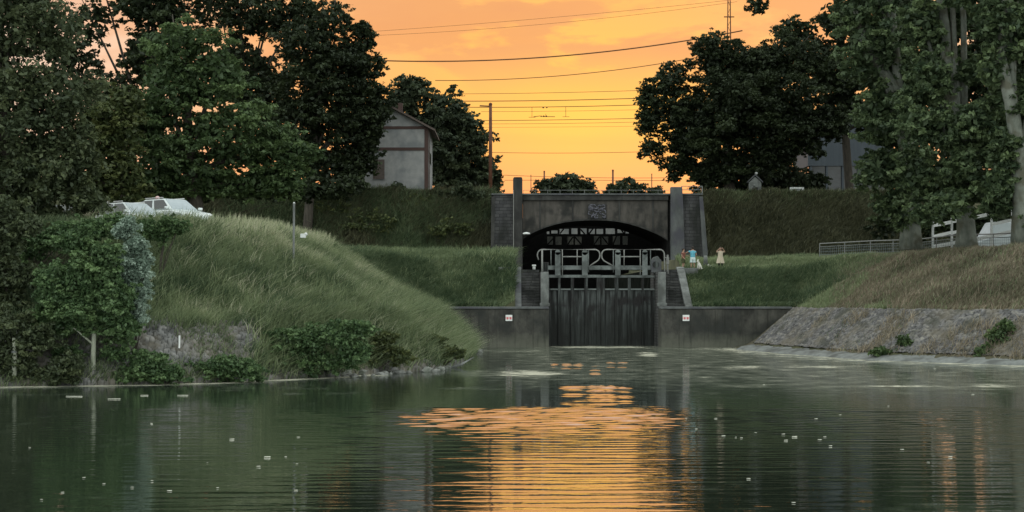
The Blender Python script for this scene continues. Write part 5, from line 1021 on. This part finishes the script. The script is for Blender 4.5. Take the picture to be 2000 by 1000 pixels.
def person(lab, loc, rz, h, lhand, rhand, lelb, relb, stance, top, bottom, legs=None, dress=False, hairlen=0.0, lean=0.0, sleeves=True):
    root = empty('person', loc, rz); tag(root, lab, 'person'); s = h / 1.75
    v = []; e = []; r = []
    def add(p, rad, par=None):
        v.append(Vector(p) * s); r.append(rad * s if isinstance(rad, (int, float)) else (rad[0] * s, rad[1] * s)); i = len(v) - 1
        if par is not None: e.append((par, i))
        return i
    pel = add((0, 0, .95), (.155, .11)); wst = add((lean * .3, 0, 1.12), (.13, .10), pel); chs = add((lean * .6, 0, 1.32), (.165, .115), wst); nb = add((lean * .8, 0, 1.46), (.09, .07), chs)
    nk = add((lean, -0.01, 1.52), .052, nb); hd0 = add((lean, -.02, 1.60), .075, nk); hd1 = add((lean, -.01, 1.67), .098, hd0); add((lean, -.005, 1.73), .072, hd1); add((lean, -.105, 1.635), .018, hd0)
    for sg, hand, elb in ((-1, lhand, lelb), (1, rhand, relb)):
        sh = add((lean * .75 + sg * .19, 0, 1.42), .055, nb); el = add(elb, .04, sh); wr = add(hand, .027, el); d = (Vector(hand) - Vector(elb)).normalized(); pm = add(Vector(hand) + d * .07, .033, wr)
        side = d.cross(Vector((0, 1, 0))).normalized() if abs(d.y) < .9 else Vector((1, 0, 0))
        for k, ln in enumerate((.07, .085, .08, .06)):
            a = add(Vector(hand) + d * .10 + side * (k - 1.5) * .02, .010, pm); add(Vector(hand) + d * (.10 + ln) + side * (k - 1.5) * .024 + Vector((0, -.015, 0)), .007, a)
        a = add(Vector(hand) + d * .05 + side * -.045, .011, wr); add(Vector(hand) + d * .09 + side * -.065, .008, a)
    for sg in (-1, 1):
        hp = add((sg * .09, 0, .88), .095, pel); kn = add((sg * (.10 + stance * .3), -.02, .50), .06, hp); an = add((sg * (.10 + stance), .0, .09), .04, kn); add((sg * (.11 + stance), -.15, .045), .038, an)
    skin_mesh('body', v, e, r, M['skin'], root)
    # clothes: lofted shells around the body
    def loft(name, rings, m, parent=root):
        bm = bmesh.new(); R_ = []
        for (cx, cy, z, rx, ry) in rings: R_.append([bm.verts.new((Vector((cx + rx * math.cos(t), cy + ry * math.sin(t) * (1 + .04 * math.sin(5 * t)), z))) * s) for t in [2 * math.pi * q / 16 for q in range(16)]])
        for a, b in zip(R_, R_[1:]):
            for q in range(16): bm.faces.new([a[q], a[(q + 1) % 16], b[(q + 1) % 16], b[q]])
        me = bpy.data.meshes.new(name); bm.to_mesh(me); bm.free()
        for p in me.polygons: p.use_smooth = True
        return link(name, me, m, parent)
    if dress: loft('dress', [(lean * .8, 0, 1.47, .12, .09), (lean * .7, 0, 1.40, .21, .14), (lean * .5, 0, 1.25, .195, .15), (lean * .3, 0, 1.10, .185, .15), (0, 0, .92, .24, .19), (0, 0, .70, .30, .24), (0, 0, .55, .33, .26)], M[top])
    else:
        loft('shirt', [(lean * .8, 0, 1.47, .12, .09), (lean * .7, 0, 1.40, .21, .14), (lean * .5, 0, 1.25, .195, .15), (lean * .3, 0, 1.10, .18, .14), (0, 0, .93, .195, .15)], M[top])
        loft('shorts', [(0, 0, 1.0, .18, .14), (0, 0, .90, .21, .16), (0, 0, .78, .22, .165)], M[bottom])
        for sg in (-1, 1): loft('shorts_leg', [(sg * .10, 0, .82, .115, .13), (sg * (.105 + stance * .2), 0, .56, .12, .13)], M[bottom])
    if legs:
        for sg in (-1, 1): loft('legging', [(sg * .09, 0, .85, .105, .11), (sg * (.10 + stance * .3), -.02, .5, .07, .075), (sg * (.10 + stance), 0, .16, .055, .06)], M[legs])
    if sleeves:
        for sg, elb in ((-1, lelb), (1, relb)):
            sh = Vector((lean * .75 + sg * .18, 0, 1.41)); t_ = sh.lerp(Vector(elb), .55); MB().tube([sh * s, t_ * s], [.075 * s, .068 * s], 10).build('sleeve', M[top], root, smooth=True)
    mb = MB(); mb.ball(Vector((lean, .012, 1.70)) * s, .108 * s, (1, 1.02, .85)); mb.ball(Vector((lean, .05, 1.64)) * s, .09 * s, (.95, .7, .9))
    if hairlen: mb.ball(Vector((lean, .075, 1.58 - hairlen / 2)) * s, .08 * s, (.9, .5, 1 + hairlen * 6))
    mb.build('hair', M['hair'], root, smooth=True)
    mb = MB()
    for sg in (-1, 1): mb.ball(Vector((lean + sg * .035, -.092, 1.655)) * s, .012 * s, sub=1)
    mb.box((lean - .025) * s, (lean + .025) * s, -.1 * s, -.088 * s, 1.575 * s, 1.585 * s); mb.build('eyes_and_mouth', M['hair'], root)
    for sg in (-1, 1): MB().box(*sorted(((sg * (.11 + stance) - .05) * s, (sg * (.11 + stance) + .05) * s)), -.2 * s, .07 * s, -.005, .055 * s).build('shoe', M['cloth_black'] if legs else M['cloth_pale'], root, 0.015)
    return root
Yp = 103.6
def gz(px): x = PX(px, Yp); return (x, Yp, H(x, Yp))
person('person in dark red top and olive shorts leaning at the bridge pillar', (PX(1334.5, Yp), Yp, 5.0), R(60), 1.42, (-.28, -.16, 1.0), (.26, -.3, 1.15), (-.3, 0, 1.18), (.3, -.1, 1.18), .02, 'cloth_rust', 'cloth_olive', hairlen=.1)
person('person in turquoise top and pale shorts reaching an arm to the left', (PX(1353, Yp), Yp, 5.0), R(180), 1.55, (-.22, -.1, .98), (.62, -.12, 1.22), (-.27, .02, 1.18), (.42, -.05, 1.34), .03, 'cloth_blue', 'cloth_pale')
person('person in a beige dress and black leggings with both hands raised to the head', gz(1407), R(15), 1.55, (-.16, -.1, 1.62), (.18, -.08, 1.62), (-.36, -.02, 1.42), (.38, -.02, 1.42), .05, 'cloth_beige', None, legs='cloth_black', dress=True, hairlen=.12)
def dog(lab, loc, rz, s, sit=False):
    root = empty('dog', loc, rz); tag(root, lab, 'dog'); v = []; e = []; r = []
    def add(p, rad, par=None):
        v.append(Vector(p) * s); r.append(rad * s); i = len(v) - 1
        if par is not None: e.append((par, i))
        return i
    if not sit:
        hip = add((-.26, 0, .46), .11); bel = add((-.05, 0, .45), .115, hip); ch = add((.18, 0, .46), .14, bel); nk = add((.32, 0, .60), .085, ch); hd = add((.40, 0, .70), .085, nk); mz = add((.50, 0, .67), .05, hd); add((.57, 0, .66), .035, mz)
        for sg in (-1, 1):
            a = add((.20, sg * .09, .34), .06, ch); b = add((.19, sg * .09, .19), .036, a); c = add((.20, sg * .09, .05), .03, b); add((.25, sg * .09, .025), .028, c)
            a = add((-.24, sg * .10, .32), .075, hip); b = add((-.34, sg * .10, .17), .036, a); c = add((-.31, sg * .10, .05), .028, b); add((-.25, sg * .10, .025), .028, c)
        t = add((-.40, 0, .56), .035, hip); add((-.46, 0, .70), .02, t)
    else:
        hip = add((-.16, 0, .14), .13); bel = add((-.06, 0, .28), .12, hip); ch = add((.06, 0, .42), .12, bel); nk = add((.11, 0, .56), .08, ch); hd = add((.16, 0, .66), .085, nk); mz = add((.26, 0, .63), .05, hd); add((.32, 0, .62), .033, mz)
        for sg in (-1, 1):
            a = add((.09, sg * .08, .30), .05, ch); b = add((.10, sg * .08, .15), .034, a); c = add((.11, sg * .08, .04), .03, b); add((.16, sg * .08, .025), .027, c)
            a = add((-.04, sg * .13, .16), .07, hip); b = add((-.12, sg * .13, .05), .035, a); add((.0, sg * .13, .03), .03, b)
        t = add((-.30, 0, .07), .035, hip); add((-.40, 0, .12), .02, t)
    skin_mesh('body', v, e, r, M['fur'], root)
    hp = v[4]
    for sg in (-1, 1): MB().prism([(hp.x - .04 * s, hp.z + .05 * s), (hp.x + .03 * s, hp.z + .05 * s), (hp.x - .03 * s, hp.z + .15 * s)], 'y', hp.y + sg * .05 * s - .015 * s, hp.y + sg * .05 * s + .015 * s).build('ear', M['fur'], root)
    MB().ball(v[6] + Vector((.03 * s, 0, .005)), .02 * s, sub=1).build('nose', M['hair'], root)
dog('white dog sitting beside the person in turquoise', (PX(1366, 102.6), 102.6, 5.0), R(-140), 0.85, True)
dog('small white dog on the grass between the stone bollard and the beige dress', gz(1389), R(200), 0.5)

# ------------------------------------------------------------------ floating leaves and feathers
def floaters():
    bm = bmesh.new(); n = 9
    pts = [(-.5, 0), (-.3, .12), (0, .17), (.3, .12), (.5, 0), (.3, -.12), (0, -.17), (-.3, -.12)]
    lo = [bm.verts.new((x, y, 0)) for x, y in pts]; hi = [bm.verts.new((x * .9, y * .85, .06 + .10 * abs(x))) for x, y in pts]
    bm.faces.new(lo[::-1]); bm.faces.new(hi)
    for i in range(8): bm.faces.new([lo[i], lo[(i + 1) % 8], hi[(i + 1) % 8], hi[i]])
    me = bpy.data.meshes.new('floating_leaf'); bm.to_mesh(me); bm.free(); me.materials.append(M['petal'])
    spots = [(453, 859, 10), (583, 855, 7), (522, 894, 13), (505, 912, 8), (558, 893, 6), (578, 959, 8), (122, 963, 7), (164, 934, 7), (331, 960, 10), (203, 946, 6), (81, 977, 6), (258, 953, 6), (297, 940, 6), (425, 954, 6), (58, 875, 5), (296, 828, 6), (580, 907, 5), (405, 905, 4),
             (1398, 818, 6), (1413, 852, 8), (1437, 855, 5), (1448, 856, 6), (1476, 846, 5), (1530, 849, 8), (1535, 861, 9), (1552, 854, 11), (1594, 819, 7), (1641, 811, 5), (1601, 860, 8), (1611, 854, 6), (1622, 872, 8), (1735, 794, 5), (1762, 879, 8), (1856, 893, 8), (1813, 904, 6), (1462, 936, 8), (1550, 983, 8), (1826, 721, 5), (1900, 771, 6), (1492, 752, 5), (1340, 818, 6), (1360, 838, 5)]
    g = []
    side = {}
    for i, (px, py, w) in enumerate(spots):
        Y = F * CH / (py - HY); o = bpy.data.objects.new('floating_leaf', me); COL.objects.link(o); o.location = (PX(px, Y), Y, 0.012); s = w * Y / F; o.scale = (s, s * 1.3, s); o.rotation_euler = (0, 0, random.uniform(-.5, .5))
        if px < 700: tag(o, 'tiny pale leaf floating on the dark green water on the left', 'floating leaf', 'pale leaves floating on the left')
        else: tag(o, 'tiny pale leaf floating on the dark water on the right', 'floating leaf', 'pale leaves floating on the right')
    for px, py, w, lb in ((145, 775, 34, 'long pale strip floating left of the reflected thin trunk'), (282, 773, 16, 'bright white lump floating near shore right of the reflected trunk'), (357, 773, 22, 'flat white scrap floating below the low green shrubs'), (223, 780, 26, 'faint pale strip floating between the white lump and the trunk reflection')):
        Y = F * CH / (py - HY); o = bpy.data.objects.new('floating_debris', me); COL.objects.link(o); o.location = (PX(px, Y), Y, 0.012); s = w * Y / F; o.scale = (s, s * .5, min(s * .5, .12)); tag(o, lb, 'floating debris')
floaters()
